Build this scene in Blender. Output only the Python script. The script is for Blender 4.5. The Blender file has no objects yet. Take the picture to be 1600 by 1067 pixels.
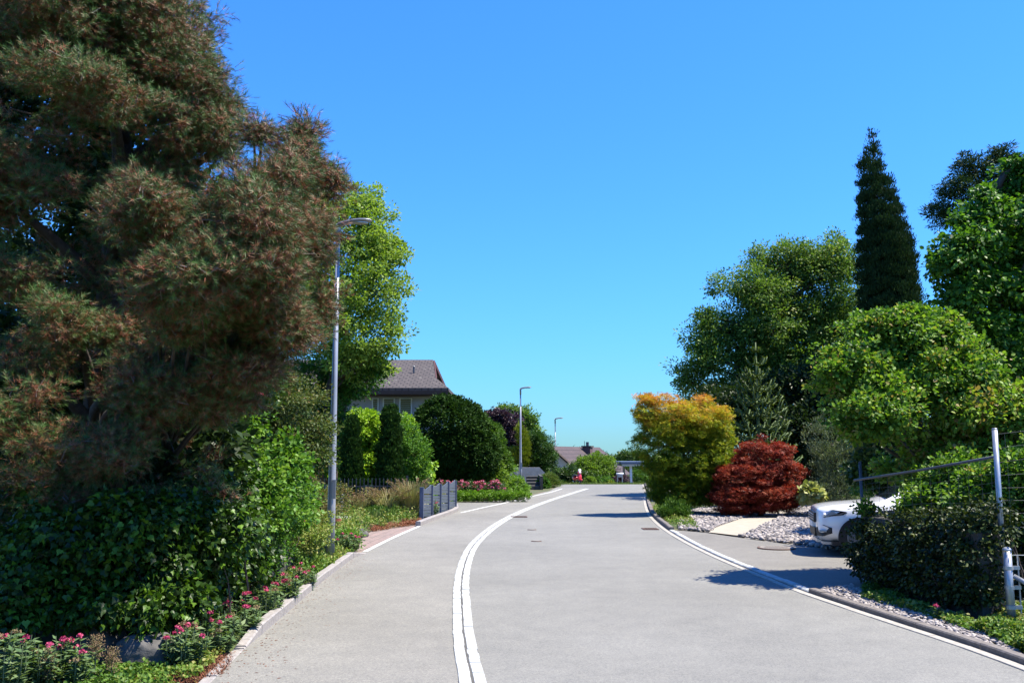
import bpy, bmesh, math, random
import numpy as np
from mathutils import Vector, Matrix
R = math.radians
rng = np.random.default_rng(7)
random.seed(7)
SC = bpy.context.scene

# ------------------------------------------------------------------ camera
F = 1400.0; PITCH = math.atan(176.5 / F); EYE = 1.65
cam_d = bpy.data.cameras.new('camera'); cam = bpy.data.objects.new('camera', cam_d)
SC.collection.objects.link(cam); SC.camera = cam
cam_d.sensor_width = 36; cam_d.lens = 36 * F / 1600; cam_d.clip_end = 3000; cam_d.clip_start = .1
cam.location = (0, 0, EYE); cam.rotation_euler = (math.pi / 2 + PITCH, 0, 0)

# ------------------------------------------------------------------ sky and sun
SUN_EL, SUN_AZ = 62, -4        # elevation; azimuth from +X towards +Y
w = bpy.data.worlds.new("World"); SC.world = w; w.use_nodes = True
nt = w.node_tree; sky = nt.nodes.new('ShaderNodeTexSky'); sky.sky_type = 'NISHITA'; sky.sun_disc = False
sky.sun_elevation = R(SUN_EL); sky.sun_rotation = R(90 - SUN_AZ); sky.air_density = 1.8; sky.dust_density = 0.0; sky.ozone_density = 5.0
sky.altitude = 0
tint = nt.nodes.new('ShaderNodeMix'); tint.data_type = 'RGBA'; tint.blend_type = 'MULTIPLY'; tint.inputs[0].default_value = 1
tint.inputs[7].default_value = (.34, .90, 1.95, 1)
nt.links.new(sky.outputs[0], tint.inputs[6]); nt.links.new(tint.outputs[2], nt.nodes['Background'].inputs[0])
nt.nodes['Background'].inputs[1].default_value = .0555
sd = bpy.data.lights.new('sun', 'SUN'); sd.energy = 5.0; sd.angle = R(.5); sd.color = (1, .93, .79)
sun = bpy.data.objects.new('sun', sd); SC.collection.objects.link(sun)
S = Vector((math.cos(R(SUN_EL)) * math.cos(R(SUN_AZ)), math.cos(R(SUN_EL)) * math.sin(R(SUN_AZ)), math.sin(R(SUN_EL))))
sun.rotation_euler = (-S).to_track_quat('-Z', 'Y').to_euler(); sun.location = (20, 5, 30)
SC.view_settings.view_transform = 'Standard'; SC.view_settings.look = 'None'; SC.view_settings.exposure = 1.32
SC.cycles.max_bounces = 6; SC.cycles.diffuse_bounces = 3; SC.cycles.transmission_bounces = 4; SC.cycles.transparent_max_bounces = 6

# ------------------------------------------------------------------ measuring helpers (photo reading -> metres)
cp, sp = math.cos(PITCH), math.sin(PITCH)
def ray(px, py):
    dx = (px - 800) / F; dy = (533.5 - py) / F
    return np.array([dx, cp - dy * sp, sp + dy * cp])
def W(px, py, d):
    r = ray(px, py); t = d / r[1]
    return np.array([r[0] * t, d, EYE + r[2] * t])
def G(px, py, z=0.0):
    r = ray(px, py); t = (z - EYE) / r[2]
    return np.array([r[0] * t, r[1] * t, z])
def tz(y):
    y = float(y)
    if y < 50: return 0.0
    if y < 58: return -.012 * (y - 50) ** 2
    return max(-.768 - .192 * (y - 58), -4.2)

# ------------------------------------------------------------------ object helpers
def link(o, parent=None):
    SC.collection.objects.link(o)
    if parent is not None: o.parent = parent
    return o
def tag(o, label=None, cat=None, group=None, kind=None):
    if label: o['label'] = label
    if cat: o['category'] = cat
    if group: o['group'] = group
    if kind: o['kind'] = kind
    return o
def thing(name, loc, label, cat, group=None, rz=0):
    o = bpy.data.objects.new(name, None); SC.collection.objects.link(o); o.empty_display_size = .2
    o.location = [float(v) for v in loc]; o.rotation_euler = (0, 0, rz)
    return tag(o, label, cat, group)
def mesh_obj(name, V, Fc, mat, parent=None, smooth=False, tint=None, world=True):
    """V (n,3) array, Fc list of faces or (m,k) array; when parented to an Empty the data is moved into its frame"""
    V = np.asarray(V, dtype=np.float64)
    if parent is not None and world:
        p = parent; loc = np.array([0., 0., 0.])
        chain = []
        while p is not None: chain.append(p); p = p.parent
        for p in reversed(chain):
            V = V - np.array(p.location[:])
            if p.rotation_euler[2]:
                a = -p.rotation_euler[2]; c, s = math.cos(a), math.sin(a)
                V = V @ np.array([[c, -s, 0], [s, c, 0], [0, 0, 1]]).T
    me = bpy.data.meshes.new(name)
    if isinstance(Fc, np.ndarray):
        m, k = Fc.shape
        me.vertices.add(len(V)); me.vertices.foreach_set('co', V.astype(np.float32).ravel())
        me.loops.add(m * k); me.loops.foreach_set('vertex_index', Fc.astype(np.int32).ravel())
        me.polygons.add(m); me.polygons.foreach_set('loop_start', np.arange(0, m * k, k, dtype=np.int32))
        try: me.polygons.foreach_set('loop_total', np.full(m, k, dtype=np.int32))
        except Exception: pass
        me.update(calc_edges=True)
    else:
        me.from_pydata(V.tolist(), [], [list(f) for f in Fc]); me.update()
    if smooth: me.polygons.foreach_set('use_smooth', np.ones(len(me.polygons), dtype=bool))
    if tint is not None:
        a = me.attributes.new('tint', 'FLOAT', 'POINT'); a.data.foreach_set('value', np.asarray(tint, dtype=np.float32))
    if mat is not None: me.materials.append(mat)
    return link(bpy.data.objects.new(name, me), parent)

class MB:
    """collects simple solids into one mesh"""
    def __init__(s): s.v = []; s.f = []
    def add(s, V, Fc):
        n = len(s.v); s.v += [tuple(map(float, p)) for p in V]; s.f += [tuple(i + n for i in f) for f in Fc]; return s
    def box(s, a, b, rz=0, c=None, bev=0):
        x0, y0, z0 = a; x1, y1, z1 = b
        V = [(x0, y0, z0), (x1, y0, z0), (x1, y1, z0), (x0, y1, z0), (x0, y0, z1), (x1, y0, z1), (x1, y1, z1), (x0, y1, z1)]
        if rz:
            cx, cy = c if c else ((x0 + x1) / 2, (y0 + y1) / 2); k, q = math.cos(rz), math.sin(rz)
            V = [(cx + (x - cx) * k - (y - cy) * q, cy + (x - cx) * q + (y - cy) * k, z) for x, y, z in V]
        return s.add(V, [(0, 3, 2, 1), (4, 5, 6, 7), (0, 1, 5, 4), (1, 2, 6, 5), (2, 3, 7, 6), (3, 0, 4, 7)])
    def tube(s, pts, rad, n=8, caps=True):
        pts = [Vector([float(c) for c in p]) for p in pts]; rad = [rad] * len(pts) if not hasattr(rad, '__len__') else rad
        V = []; Fc = []
        up = Vector((0, 0, 1)); prev = None
        for i, p in enumerate(pts):
            t = (pts[min(i + 1, len(pts) - 1)] - pts[max(i - 1, 0)]).normalized()
            if prev is None:
                a = t.cross(Vector((0, 1, 0)) if abs(t.y) < .9 else Vector((1, 0, 0))).normalized()
            else: a = (prev - t * prev.dot(t)).normalized()
            prev = a; b = t.cross(a)
            for k in range(n):
                th = 2 * math.pi * k / n; V.append(p + (a * math.cos(th) + b * math.sin(th)) * rad[i])
        for i in range(len(pts) - 1):
            for k in range(n): Fc.append((i * n + k, i * n + (k + 1) % n, (i + 1) * n + (k + 1) % n, (i + 1) * n + k))
        if caps: Fc += [tuple(range(n))[::-1], tuple((len(pts) - 1) * n + k for k in range(n))]
        return s.add(V, Fc)
    def prism(s, poly, z0, z1):
        n = len(poly); V = [(x, y, z0) for x, y in poly] + [(x, y, z1) for x, y in poly]
        return s.add(V, [tuple(range(n))[::-1], tuple(range(n, 2 * n))] + [(i, (i + 1) % n, n + (i + 1) % n, n + i) for i in range(n)])
    def build(s, name, mat, parent=None, smooth=False, world=True, bevel=0):
        o = mesh_obj(name, s.v, s.f, mat, parent, smooth, None, world)
        if bevel:
            bm = bmesh.new(); bm.from_mesh(o.data)
            bmesh.ops.bevel(bm, geom=bm.edges[:], offset=bevel, segments=2, affect='EDGES', clamp_overlap=True); bm.to_mesh(o.data); bm.free()
        if smooth == 'auto':
            pass
        return o

# ------------------------------------------------------------------ materials
def newmat(name):
    m = bpy.data.materials.new(name); m.use_nodes = True; nt = m.node_tree
    return m, nt, nt.nodes['Principled BSDF'], nt.nodes['Material Output']
def ramp(nt, cols, pos=None, fac=None):
    r = nt.nodes.new('ShaderNodeValToRGB'); e = r.color_ramp.elements
    n = len(cols); pos = pos or [i / (n - 1) for i in range(n)]
    while len(e) < n: e.new(.5)
    for i, (c, p) in enumerate(zip(cols, pos)): e[i].position = p; e[i].color = (*c, 1)
    if fac is not None: nt.links.new(fac, r.inputs[0])
    return r.outputs[0]
def noise(nt, scale, detail=4, rough=.5, vec=None, dim='3D'):
    n = nt.nodes.new('ShaderNodeTexNoise'); n.inputs['Scale'].default_value = scale; n.inputs['Detail'].default_value = detail
    n.inputs['Roughness'].default_value = rough
    if vec is None:
        tc = nt.nodes.new('ShaderNodeTexCoord'); vec = tc.outputs['Object']
    nt.links.new(vec, n.inputs['Vector']); return n.outputs['Fac']
def mixc(nt, a, b, fac, mode='MIX'):
    m = nt.nodes.new('ShaderNodeMix'); m.data_type = 'RGBA'; m.blend_type = mode
    for s, v in ((6, a), (7, b)):
        if isinstance(v, tuple): m.inputs[s].default_value = (*v, 1)
        else: nt.links.new(v, m.inputs[s])
    if isinstance(fac, (int, float)): m.inputs[0].default_value = fac
    else: nt.links.new(fac, m.inputs[0])
    return m.outputs[2]
def bump(nt, b, h, strength=.3, dist=.01):
    n = nt.nodes.new('ShaderNodeBump'); n.inputs['Strength'].default_value = strength; n.inputs['Distance'].default_value = dist
    nt.links.new(h, n.inputs['Height']); nt.links.new(n.outputs[0], b.inputs['Normal'])
ALB = .70
def leafmat(name, cols, rough=.5, trans=.25, spec=.16, tmul=(1.5, 1.6, .6)):
    cols = [tuple(v * ALB for v in c) for c in cols]
    m, nt, b, out = newmat(name)
    at = nt.nodes.new('ShaderNodeAttribute'); at.attribute_name = 'tint'
    c = ramp(nt, cols, fac=at.outputs['Fac'])
    nt.links.new(c, b.inputs['Base Color']); b.inputs['Roughness'].default_value = rough
    b.inputs['Specular IOR Level'].default_value = spec
    if trans:
        t = nt.nodes.new('ShaderNodeBsdfTranslucent'); nt.links.new(mixc(nt, c, tmul, 1.0, 'MULTIPLY'), t.inputs[0])
        ms = nt.nodes.new('ShaderNodeMixShader'); ms.inputs[0].default_value = trans
        nt.links.new(b.outputs[0], ms.inputs[1]); nt.links.new(t.outputs[0], ms.inputs[2]); nt.links.new(ms.outputs[0], out.inputs[0])
    return m
def plain(name, col, rough=.5, metal=0, var=.12, vs=6, spec=.5, bmp=0, bs=60, coat=0):
    if not coat and name not in ('white_paint', 'alloy', 'silver_trim', 'white_render'): col = tuple(v * .70 for v in col)
    m, nt, b, out = newmat(name)
    f = noise(nt, vs, 5, .6)
    d = tuple(c * (1 - var) for c in col); l = tuple(min(1, c * (1 + var)) for c in col)
    nt.links.new(ramp(nt, [d, l], [.3, .7], f), b.inputs['Base Color'])
    b.inputs['Roughness'].default_value = rough; b.inputs['Metallic'].default_value = metal; b.inputs['Specular IOR Level'].default_value = spec
    if coat: b.inputs['Coat Weight'].default_value = coat; b.inputs['Coat Roughness'].default_value = .05
    if bmp: bump(nt, b, noise(nt, bs, 3, .6), bmp)
    return m

def asphalt_mat(name, base):
    base = tuple(v * .70 for v in base)
    m, nt, b, out = newmat(name)
    tc = nt.nodes.new('ShaderNodeTexCoord')
    big = noise(nt, .35, 5, .6, tc.outputs['Object']); mid = noise(nt, 3, 6, .65, tc.outputs['Object'])
    fine = noise(nt, 150, 2, .8, tc.outputs['Object'])
    vo = nt.nodes.new('ShaderNodeTexVoronoi'); vo.inputs['Scale'].default_value = 85; nt.links.new(tc.outputs['Object'], vo.inputs['Vector'])
    c = tuple(base); c1 = ramp(nt, [tuple(x * .86 for x in c), tuple(x * 1.10 for x in c)], [.3, .7], big)
    c2 = mixc(nt, c1, ramp(nt, [(.86, .86, .86), (1.08, 1.07, 1.05)], [.35, .65], mid), .6, 'MULTIPLY')
    c3 = mixc(nt, c2, ramp(nt, [(.66, .66, .66), (1, 1, 1), (1.3, 1.29, 1.26)], [.30, .5, .72], fine), 1, 'MULTIPLY')
    sep = nt.nodes.new('ShaderNodeSeparateColor'); nt.links.new(vo.outputs['Color'], sep.inputs[0])
    c4 = mixc(nt, c3, ramp(nt, [(.82, .82, .83), (1, 1, 1), (1.18, 1.17, 1.14)], [0, .5, 1], sep.outputs[0]), 1, 'MULTIPLY')
    nt.links.new(c4, b.inputs['Base Color']); b.inputs['Roughness'].default_value = .85; b.inputs['Specular IOR Level'].default_value = .25
    bump(nt, b, fine, .35, .004)
    return m
M = {}
M['asphalt'] = asphalt_mat('asphalt', (.243, .240, .222))
M['asphalt_walk'] = asphalt_mat('asphalt_walk', (.262, .254, .230))
M['asphalt_drive'] = asphalt_mat('asphalt_drive', (.235, .225, .205))
def ground_mat():
    m, nt, b, out = newmat('ground_soil')
    n1 = noise(nt, 1.2, 6, .65); n2 = noise(nt, 30, 4, .7)
    c = mixc(nt, ramp(nt, [(.05, .035, .022), (.11, .08, .05), (.16, .12, .08)], [.3, .5, .75], n2), ramp(nt, [(.035, .06, .015), (.07, .10, .03)], [.3, .7], n2), ramp(nt, [(0, 0, 0), (1, 1, 1)], [.42, .56], n1))
    nt.links.new(c, b.inputs['Base Color']); b.inputs['Roughness'].default_value = .95; bump(nt, b, n2, .6, .03); return m
M['ground'] = ground_mat()
M['sett'] = plain('white_sett', (.52, .53, .51), .75, var=.24, vs=9, bmp=.3)
M['kerb'] = plain('kerb_granite', (.34, .31, .29), .8, var=.25, vs=25, bmp=.35)
M['kerb_shade'] = plain('kerb_granite_shade', (.19, .165, .145), .8, var=.3, vs=25, bmp=.35)  # same granite, darkened throughout for the shade on its road-side face
M['gutter'] = plain('gutter_stone', (.42, .385, .33), .8, var=.2, vs=20)
M['joint'] = plain('joint_mortar', (.10, .095, .085), .95, var=.3, vs=30)
M['paint'] = plain('road_paint', (.70, .70, .67), .65, var=.14, vs=14)
M['sand'] = plain('sand_path', (.43, .38, .30), .95, var=.13, vs=5, bmp=.5, bs=90)
M['soilred'] = plain('red_litter', (.20, .085, .045), .95, var=.4, vs=40)
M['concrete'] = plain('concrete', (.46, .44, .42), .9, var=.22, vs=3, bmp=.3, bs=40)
M['concrete_dk'] = plain('concrete_old_shade', (.085, .08, .07), .95, var=.4, vs=5, bmp=.6, bs=30)
M['rock'] = plain('rock', (.11, .105, .10), .9, var=.35, vs=14, bmp=.9, bs=22)
M['galv'] = plain('galvanised_steel', (.50, .52, .55), .42, .55, var=.12, vs=20)
M['lamp_pole'] = plain('lamp_pole_paint', (.42, .44, .50), .4, .3, var=.06, vs=4)
M['lamp_head'] = plain('lamp_head_paint', (.30, .31, .33), .4, .3, var=.05, vs=8)
M['dark_steel'] = plain('dark_steel', (.10, .11, .13), .5, .4, var=.15, vs=12)
M['fence_blue'] = plain('blue_grey_paint', (.12, .14, .21), .55, var=.10, vs=10)
M['fence_blue2'] = plain('blue_grey_slat_paint', (.085, .105, .14), .6, var=.14, vs=10)
M['iron'] = plain('black_iron', (.035, .04, .05), .5, .5, var=.2, vs=15)
M['rust'] = plain('rusty_iron', (.17, .10, .075), .8, .3, var=.3, vs=40)
M['manhole'] = plain('manhole_metal', (.33, .29, .25), .7, .2, var=.2, vs=40, bmp=.4, bs=80)
M['bark'] = plain('bark', (.075, .055, .042), .95, var=.4, vs=12, bmp=.9, bs=18)
M['bark_grey'] = plain('bark_grey', (.13, .115, .10), .95, var=.3, vs=12, bmp=.8, bs=20)
M['twig'] = plain('pine_twig', (.17, .135, .115), .9, var=.35, vs=20)
M['stemg'] = plain('green_stem', (.10, .14, .06), .7, var=.25, vs=20)
M['white_wall'] = plain('white_render', (.62, .62, .60), .9, var=.05, vs=2)
M['grey_wall'] = plain('grey_render', (.42, .41, .43), .9, var=.06, vs=2)
M['blind'] = plain('olive_blind', (.21, .20, .10), .8, var=.06, vs=3)
M['wood_dark'] = plain('dark_brown_wood', (.045, .025, .02), .8, var=.25, vs=5)
M['wood_red'] = plain('red_brown_wood', (.10, .035, .03), .7, var=.2, vs=5)
M['brick_brown'] = plain('brown_cladding', (.13, .075, .07), .85, var=.2, vs=8)
M['tin'] = plain('white_paint', (.72, .72, .72), .4, var=.05)
M['black_plastic'] = plain('black_plastic', (.018, .018, .02), .5, var=.15)
M['tyre'] = plain('tyre', (.02, .02, .02), .85, var=.2)
M['rim'] = plain('alloy', (.35, .35, .36), .3, .8, var=.05)
M['car_white'] = plain('white_car_paint', (.80, .80, .81), .25, var=.01, coat=1)
M['car_blue'] = plain('dark_blue_car_paint', (.012, .018, .06), .25, .3, var=.05, coat=1)
M['red_paint'] = plain('red_paint', (.55, .02, .03), .3, var=.05, coat=1)
M['silver'] = plain('silver_trim', (.6, .6, .62), .3, .7, var=.03)
M['slate'] = plain('blue_grey_fascia', (.11, .15, .22), .6, var=.1)
M['terracotta'] = plain('terracotta', (.32, .09, .05), .85, var=.25, vs=20)
def glass_mat(name, col, rough=.03):
    m, nt, b, out = newmat(name); b.inputs['Base Color'].default_value = (*col, 1); b.inputs['Roughness'].default_value = rough
    b.inputs['Specular IOR Level'].default_value = .9; b.inputs['Coat Weight'].default_value = 1; return m
M['glass'] = glass_mat('dark_glass', (.02, .03, .035)); M['lens'] = glass_mat('headlight_lens', (.25, .28, .33), .08)
M['lamp_glass'] = glass_mat('lamp_diffuser', (.45, .43, .38), .25)
def roof_mat(name, c1, c2, lichen, sx, sy, axis):
    m, nt, b, out = newmat(name)
    tc = nt.nodes.new('ShaderNodeTexCoord')
    br = nt.nodes.new('ShaderNodeTexBrick'); nt.links.new(tc.outputs['UV'], br.inputs['Vector'])
    br.inputs['Scale'].default_value = 1; br.inputs['Brick Width'].default_value = sx; br.inputs['Row Height'].default_value = sy
    br.inputs['Mortar Size'].default_value = .035; br.inputs['Mortar Smooth'].default_value = .3; br.inputs['Bias'].default_value = 0
    br.inputs['Color1'].default_value = (*c1, 1); br.inputs['Color2'].default_value = (*c2, 1); br.inputs['Mortar'].default_value = tuple(x * .35 for x in c1) + (1,)
    n = noise(nt, 5, 6, .75)
    c = mixc(nt, br.outputs['Color'], lichen, ramp(nt, [(0, 0, 0), (1, 1, 1)], [.60, .68], n))
    nt.links.new(c, b.inputs['Base Color']); b.inputs['Roughness'].default_value = .85
    bump(nt, b, br.outputs['Fac'], -.6, .03); return m
M['roof1'] = roof_mat('old_roof_tiles', (.056, .045, .041), (.070, .056, .050), (.20, .185, .165), .3, .28, 0)
M['roof2'] = roof_mat('brown_roof_tiles', (.055, .037, .038), (.068, .046, .045), (.09, .065, .055), .35, .42, 0)
def paver_mat():
    m, nt, b, out = newmat('brick_pavers'); tc = nt.nodes.new('ShaderNodeTexCoord')
    mp = nt.nodes.new('ShaderNodeMapping'); mp.inputs['Rotation'].default_value = (0, 0, R(-32)); nt.links.new(tc.outputs['Object'], mp.inputs[0])
    br = nt.nodes.new('ShaderNodeTexBrick'); nt.links.new(mp.outputs[0], br.inputs['Vector']); br.inputs['Scale'].default_value = 1
    br.inputs['Brick Width'].default_value = .24; br.inputs['Row Height'].default_value = .16; br.inputs['Mortar Size'].default_value = .012
    br.inputs['Color1'].default_value = (.26, .185, .165, 1); br.inputs['Color2'].default_value = (.20, .155, .14, 1); br.inputs['Mortar'].default_value = (.09, .08, .06, 1)
    n = noise(nt, 8, 5, .7); c = mixc(nt, br.outputs['Color'], ramp(nt, [(.7, .7, .7), (1.25, 1.2, 1.15)], [.3, .7], n), 1, 'MULTIPLY')
    nt.links.new(c, b.inputs['Base Color']); b.inputs['Roughness'].default_value = .9; bump(nt, b, br.outputs['Fac'], -.4, .01); return m
M['paver'] = paver_mat()
# foliage: leaf colours, dark to light ramps
L = {}
L['pine'] = leafmat('pine_needles', [(.16, .045, .02), (.42, .15, .075), (.27, .17, .07), (.09, .13, .025), (.04, .105, .022), (.10, .21, .04)], .5, .10, .35, (1.2, 1.2, .7))
L['ivy'] = leafmat('ivy_leaves', [(.012, .030, .004), (.034, .080, .008), (.14, .27, .02)], .42, .18, .22)
L['bright'] = leafmat('bright_shrub_leaves', [(.05, .13, .018), (.11, .25, .03), (.22, .36, .05)], .42, .28)
L['mixed'] = leafmat('mixed_shrub_leaves', [(.06, .10, .03), (.11, .16, .04), (.17, .16, .05), (.20, .10, .05)], .5, .25)
L['shadeb'] = leafmat('shade_backdrop_leaves', [(.025, .05, .016), (.05, .085, .022), (.10, .09, .04)], .45, .22)  # leaves of the added foliage masses that stand in for deep shade
L['lime'] = leafmat('lime_maple_leaves', [(.09, .17, .02), (.21, .33, .05), (.36, .47, .10)], .5, .40)
L['laurel'] = leafmat('laurel_leaves', [(.10, .22, .015), (.24, .42, .03), (.38, .55, .06)], .38, .28)
L['yew'] = leafmat('yew_needles', [(.014, .038, .008), (.03, .075, .012), (.06, .12, .02)], .6, .12, .08)
L['yewg'] = leafmat('light_conifer_needles', [(.03, .08, .012), (.06, .14, .015), (.10, .19, .025)], .5, .18)
L['goldc'] = leafmat('golden_conifer_needles', [(.10, .15, .01), (.20, .26, .015), (.30, .34, .03)], .5, .22)
L['purple'] = leafmat('purple_leaves', [(.025, .015, .025), (.055, .03, .045), (.09, .055, .07)], .5, .2, .4, (1.4, 1, 1))
L['tree'] = leafmat('tree_leaves', [(.025, .06, .015), (.055, .115, .022), (.11, .18, .035)], .45, .24, .3)
L['treec'] = leafmat('grey_green_tree_leaves', [(.04, .09, .02), (.085, .18, .03), (.19, .31, .055), (.31, .36, .08)], .5, .3, .2)
L['treer'] = leafmat('deep_green_leaves', [(.025, .08, .012), (.075, .19, .02), (.19, .38, .04)], .48, .3, .2)
L['dogw'] = leafmat('dogwood_leaves', [(.045, .12, .02), (.12, .25, .03), (.26, .42, .05), (.34, .24, .09)], .5, .3, .16)
L['cypress'] = leafmat('cypress_sprays', [(.014, .038, .012), (.026, .062, .018), (.055, .095, .024)], .6, .10, .1)
L['maple_o'] = leafmat('orange_green_maple_leaves', [(.08, .15, .012), (.25, .36, .02), (.50, .48, .035), (.70, .40, .06), (.70, .26, .08)], .5, .34, .15, (1.4, 1.3, .6))
L['maple_r'] = leafmat('red_maple_leaves', [(.09, .013, .010), (.30, .045, .026), (.46, .14, .06)], .5, .3, .15, (1.6, .9, .6))
L['monkey'] = leafmat('monkey_puzzle_scales', [(.08, .13, .010), (.15, .21, .015), (.23, .30, .022)], .85, .10, .05)
L['olive'] = leafmat('grey_olive_leaves', [(.06, .10, .05), (.15, .19, .10), (.30, .33, .19)], .45, .2)
L['hosta'] = leafmat('variegated_hosta_leaves', [(.14, .22, .04), (.35, .40, .10), (.55, .55, .28)], .45, .2)
L['valer'] = leafmat('valerian_leaves', [(.08, .15, .06), (.15, .24, .10), (.26, .33, .16)], .5, .25)
L['pink'] = leafmat('pink_blossom', [(.40, .03, .10), (.62, .06, .17), (.78, .16, .28)], .6, .2, .3, (1.2, .8, .8))
L['rose'] = leafmat('rose_blossom', [(.55, .08, .14), (.72, .20, .30), (.82, .36, .42)], .6, .2, .3, (1.2, .8, .8))
L['seed'] = leafmat('faded_seed_head', [(.22, .20, .09), (.30, .22, .12), (.36, .20, .13)], .8, .15)
L['grass'] = leafmat('grass_blades', [(.07, .15, .02), (.13, .21, .04), (.22, .24, .08)], .6, .25)
L['straw'] = leafmat('straw_grass', [(.25, .28, .11), (.42, .38, .18), (.55, .44, .26)], .7, .2)
L['cover'] = leafmat('ground_cover_leaves', [(.07, .16, .025), (.17, .28, .04), (.32, .31, .09)], .5, .22)
L['litter'] = leafmat('fallen_needles', [(.10, .035, .02), (.22, .08, .045), (.30, .15, .09)], .9, 0)
L['stone'] = leafmat('river_stones', [(.13, .12, .12), (.28, .25, .24), (.42, .37, .34), (.58, .53, .48)], .8, 0, .3)
L['sedum'] = leafmat('red_stonecrop', [(.22, .07, .04), (.34, .13, .07), (.28, .20, .10)], .6, .15)

# ------------------------------------------------------------------ scatter engine
def norm(a): return a / np.maximum(np.linalg.norm(a, axis=-1, keepdims=True), 1e-9)
def scatter(name, tv, tf, P, Y, N, scale, tint, mat, parent=None, ttint=None, smooth=False, world=True):
    """places template (tv verts: x side, y along, z normal; tf (m,k) faces) at every P with axes Y and N"""
    P = np.asarray(P, float); Y = norm(np.asarray(Y, float)); N = np.asarray(N, float)
    X = norm(np.cross(Y, N)); Z = np.cross(X, Y); n = len(P); k = len(tv); tv = np.asarray(tv, float)
    sc = np.asarray(scale, float)
    if sc.ndim == 0: sc = np.full(n, float(sc))
    if sc.ndim == 1: sc = np.stack([sc] * 3, 1)
    T = tv[None] * sc[:, None, :]
    V = P[:, None, :] + T[..., 0:1] * X[:, None, :] + T[..., 1:2] * Y[:, None, :] + T[..., 2:3] * Z[:, None, :]
    tf = np.asarray(tf, int); Fc = (tf[None] + (np.arange(n) * k)[:, None, None]).reshape(-1, tf.shape[1])
    tt = np.repeat(np.asarray(tint, float)[:, None], k, 1)
    if ttint is not None: tt = tt + np.asarray(ttint)[None]
    return mesh_obj(name, V.reshape(-1, 3), Fc, mat, parent, smooth, np.clip(tt, 0, 1).ravel(), world)
LEAF = ([(0, 0, 0), (.26, .45, .07), (0, 1, -.05), (-.26, .45, .07)], [(0, 1, 2, 3)])
BROAD = ([(0, 0, 0), (.38, .35, .08), (.30, .72, .04), (0, 1, -.08), (-.30, .72, .04), (-.38, .35, .08)], [(0, 1, 2, 3), (0, 3, 4, 5)])
SLIM = ([(0, 0, 0), (.13, .4, .03), (0, 1, 0), (-.13, .4, .03)], [(0, 1, 2, 3)])
IVY = ([(0, .05, 0), (.22, -.05, .04), (.50, .22, .05), (.30, .50, .05), (.16, .66, .03), (0, 1.0, -.10), (-.16, .66, .03), (-.30, .50, .05), (-.50, .22, .05), (-.22, -.05, .04)],
       [(0, 1, 2, 3), (0, 3, 4, 5), (0, 5, 6, 7), (0, 7, 8, 9)])
STAR = ([(0, 0, 0), (.10, .4, .02), (0, 1, -.05), (-.10, .4, .02), (.42, .32, .02), (.75, .72, -.04), (.28, .45, .02), (-.42, .32, .02), (-.75, .72, -.04), (-.28, .45, .02)],
        [(0, 1, 2, 3), (0, 4, 5, 6), (0, 7, 8, 9)])
def sph(n): return norm(rng.normal(size=(n, 3)))

def E(px, py, rx, ry, d, rd=None):
    """ellipsoid from photo position and half sizes at distance d"""
    k = d / F; return (W(px, py, d), np.array([rx * k, (rd if rd else (rx + ry) / 2 * k), ry * k]))
def clumps(blobs, n, shell=.5, lump=.18, zmin=None, gap=.45):
    if gap > 0:
        P, D, C = clumps(blobs, int(n * 1.9), shell, lump, zmin, 0); mr = float(np.mean([b[1].min() for b in blobs])); k = 2 * math.pi / (mr * 1.1); q = P * k + rng.random(3) * 9
        g = np.sin(q[:, 0] + .7 * np.sin(q[:, 2])) * np.sin(q[:, 1] + .5 * np.sin(q[:, 0])) + .8 * np.sin(q[:, 2] * 1.1 + np.sin(q[:, 0] * .8)) + .5 * np.sin(q[:, 0] * 2.3 + q[:, 1]) * np.sin(q[:, 2] * 2.1)
        o = np.argsort(-(g * gap + rng.random(len(g)) * (1.6 - gap)))[:n]; return P[o], D[o], C[o]
    vol = np.array([(b[1][0] * b[1][2] + b[1][0] * b[1][1] + b[1][1] * b[1][2]) for b in blobs]); vol = vol / vol.sum()
    idx = rng.choice(len(blobs), n, p=vol); C = np.array([b[0] for b in blobs])[idx]; Rr = np.array([b[1] for b in blobs])[idx]
    d = sph(n); ph = idx * 1.7
    lumpf = 1 + lump * (np.sin(d[:, 0] * 5 + ph) * np.sin(d[:, 2] * 6 + ph * 1.3) + .6 * np.sin(d[:, 1] * 9 + d[:, 2] * 8 + ph * 2))
    r = (1 - shell * rng.random(n) ** 1.6) * lumpf
    P = C + d * r[:, None] * Rr
    if zmin is not None: P[:, 2] = np.maximum(P[:, 2], zmin + rng.random(n) * .3)
    return P, norm(d / Rr), C
def split(blobs, k=6, f=.42, spread=.72):
    out = []
    for c, r in blobs:
        for i in range(k):
            d = norm(rng.normal(size=3)); q = f * rng.uniform(.75, 1.3); out.append((c + d * r * spread * rng.uniform(.75, 1.05) * (1 - .25 * q), r * q * np.array([1.15, 1.1, .85])))
    return out
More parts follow.
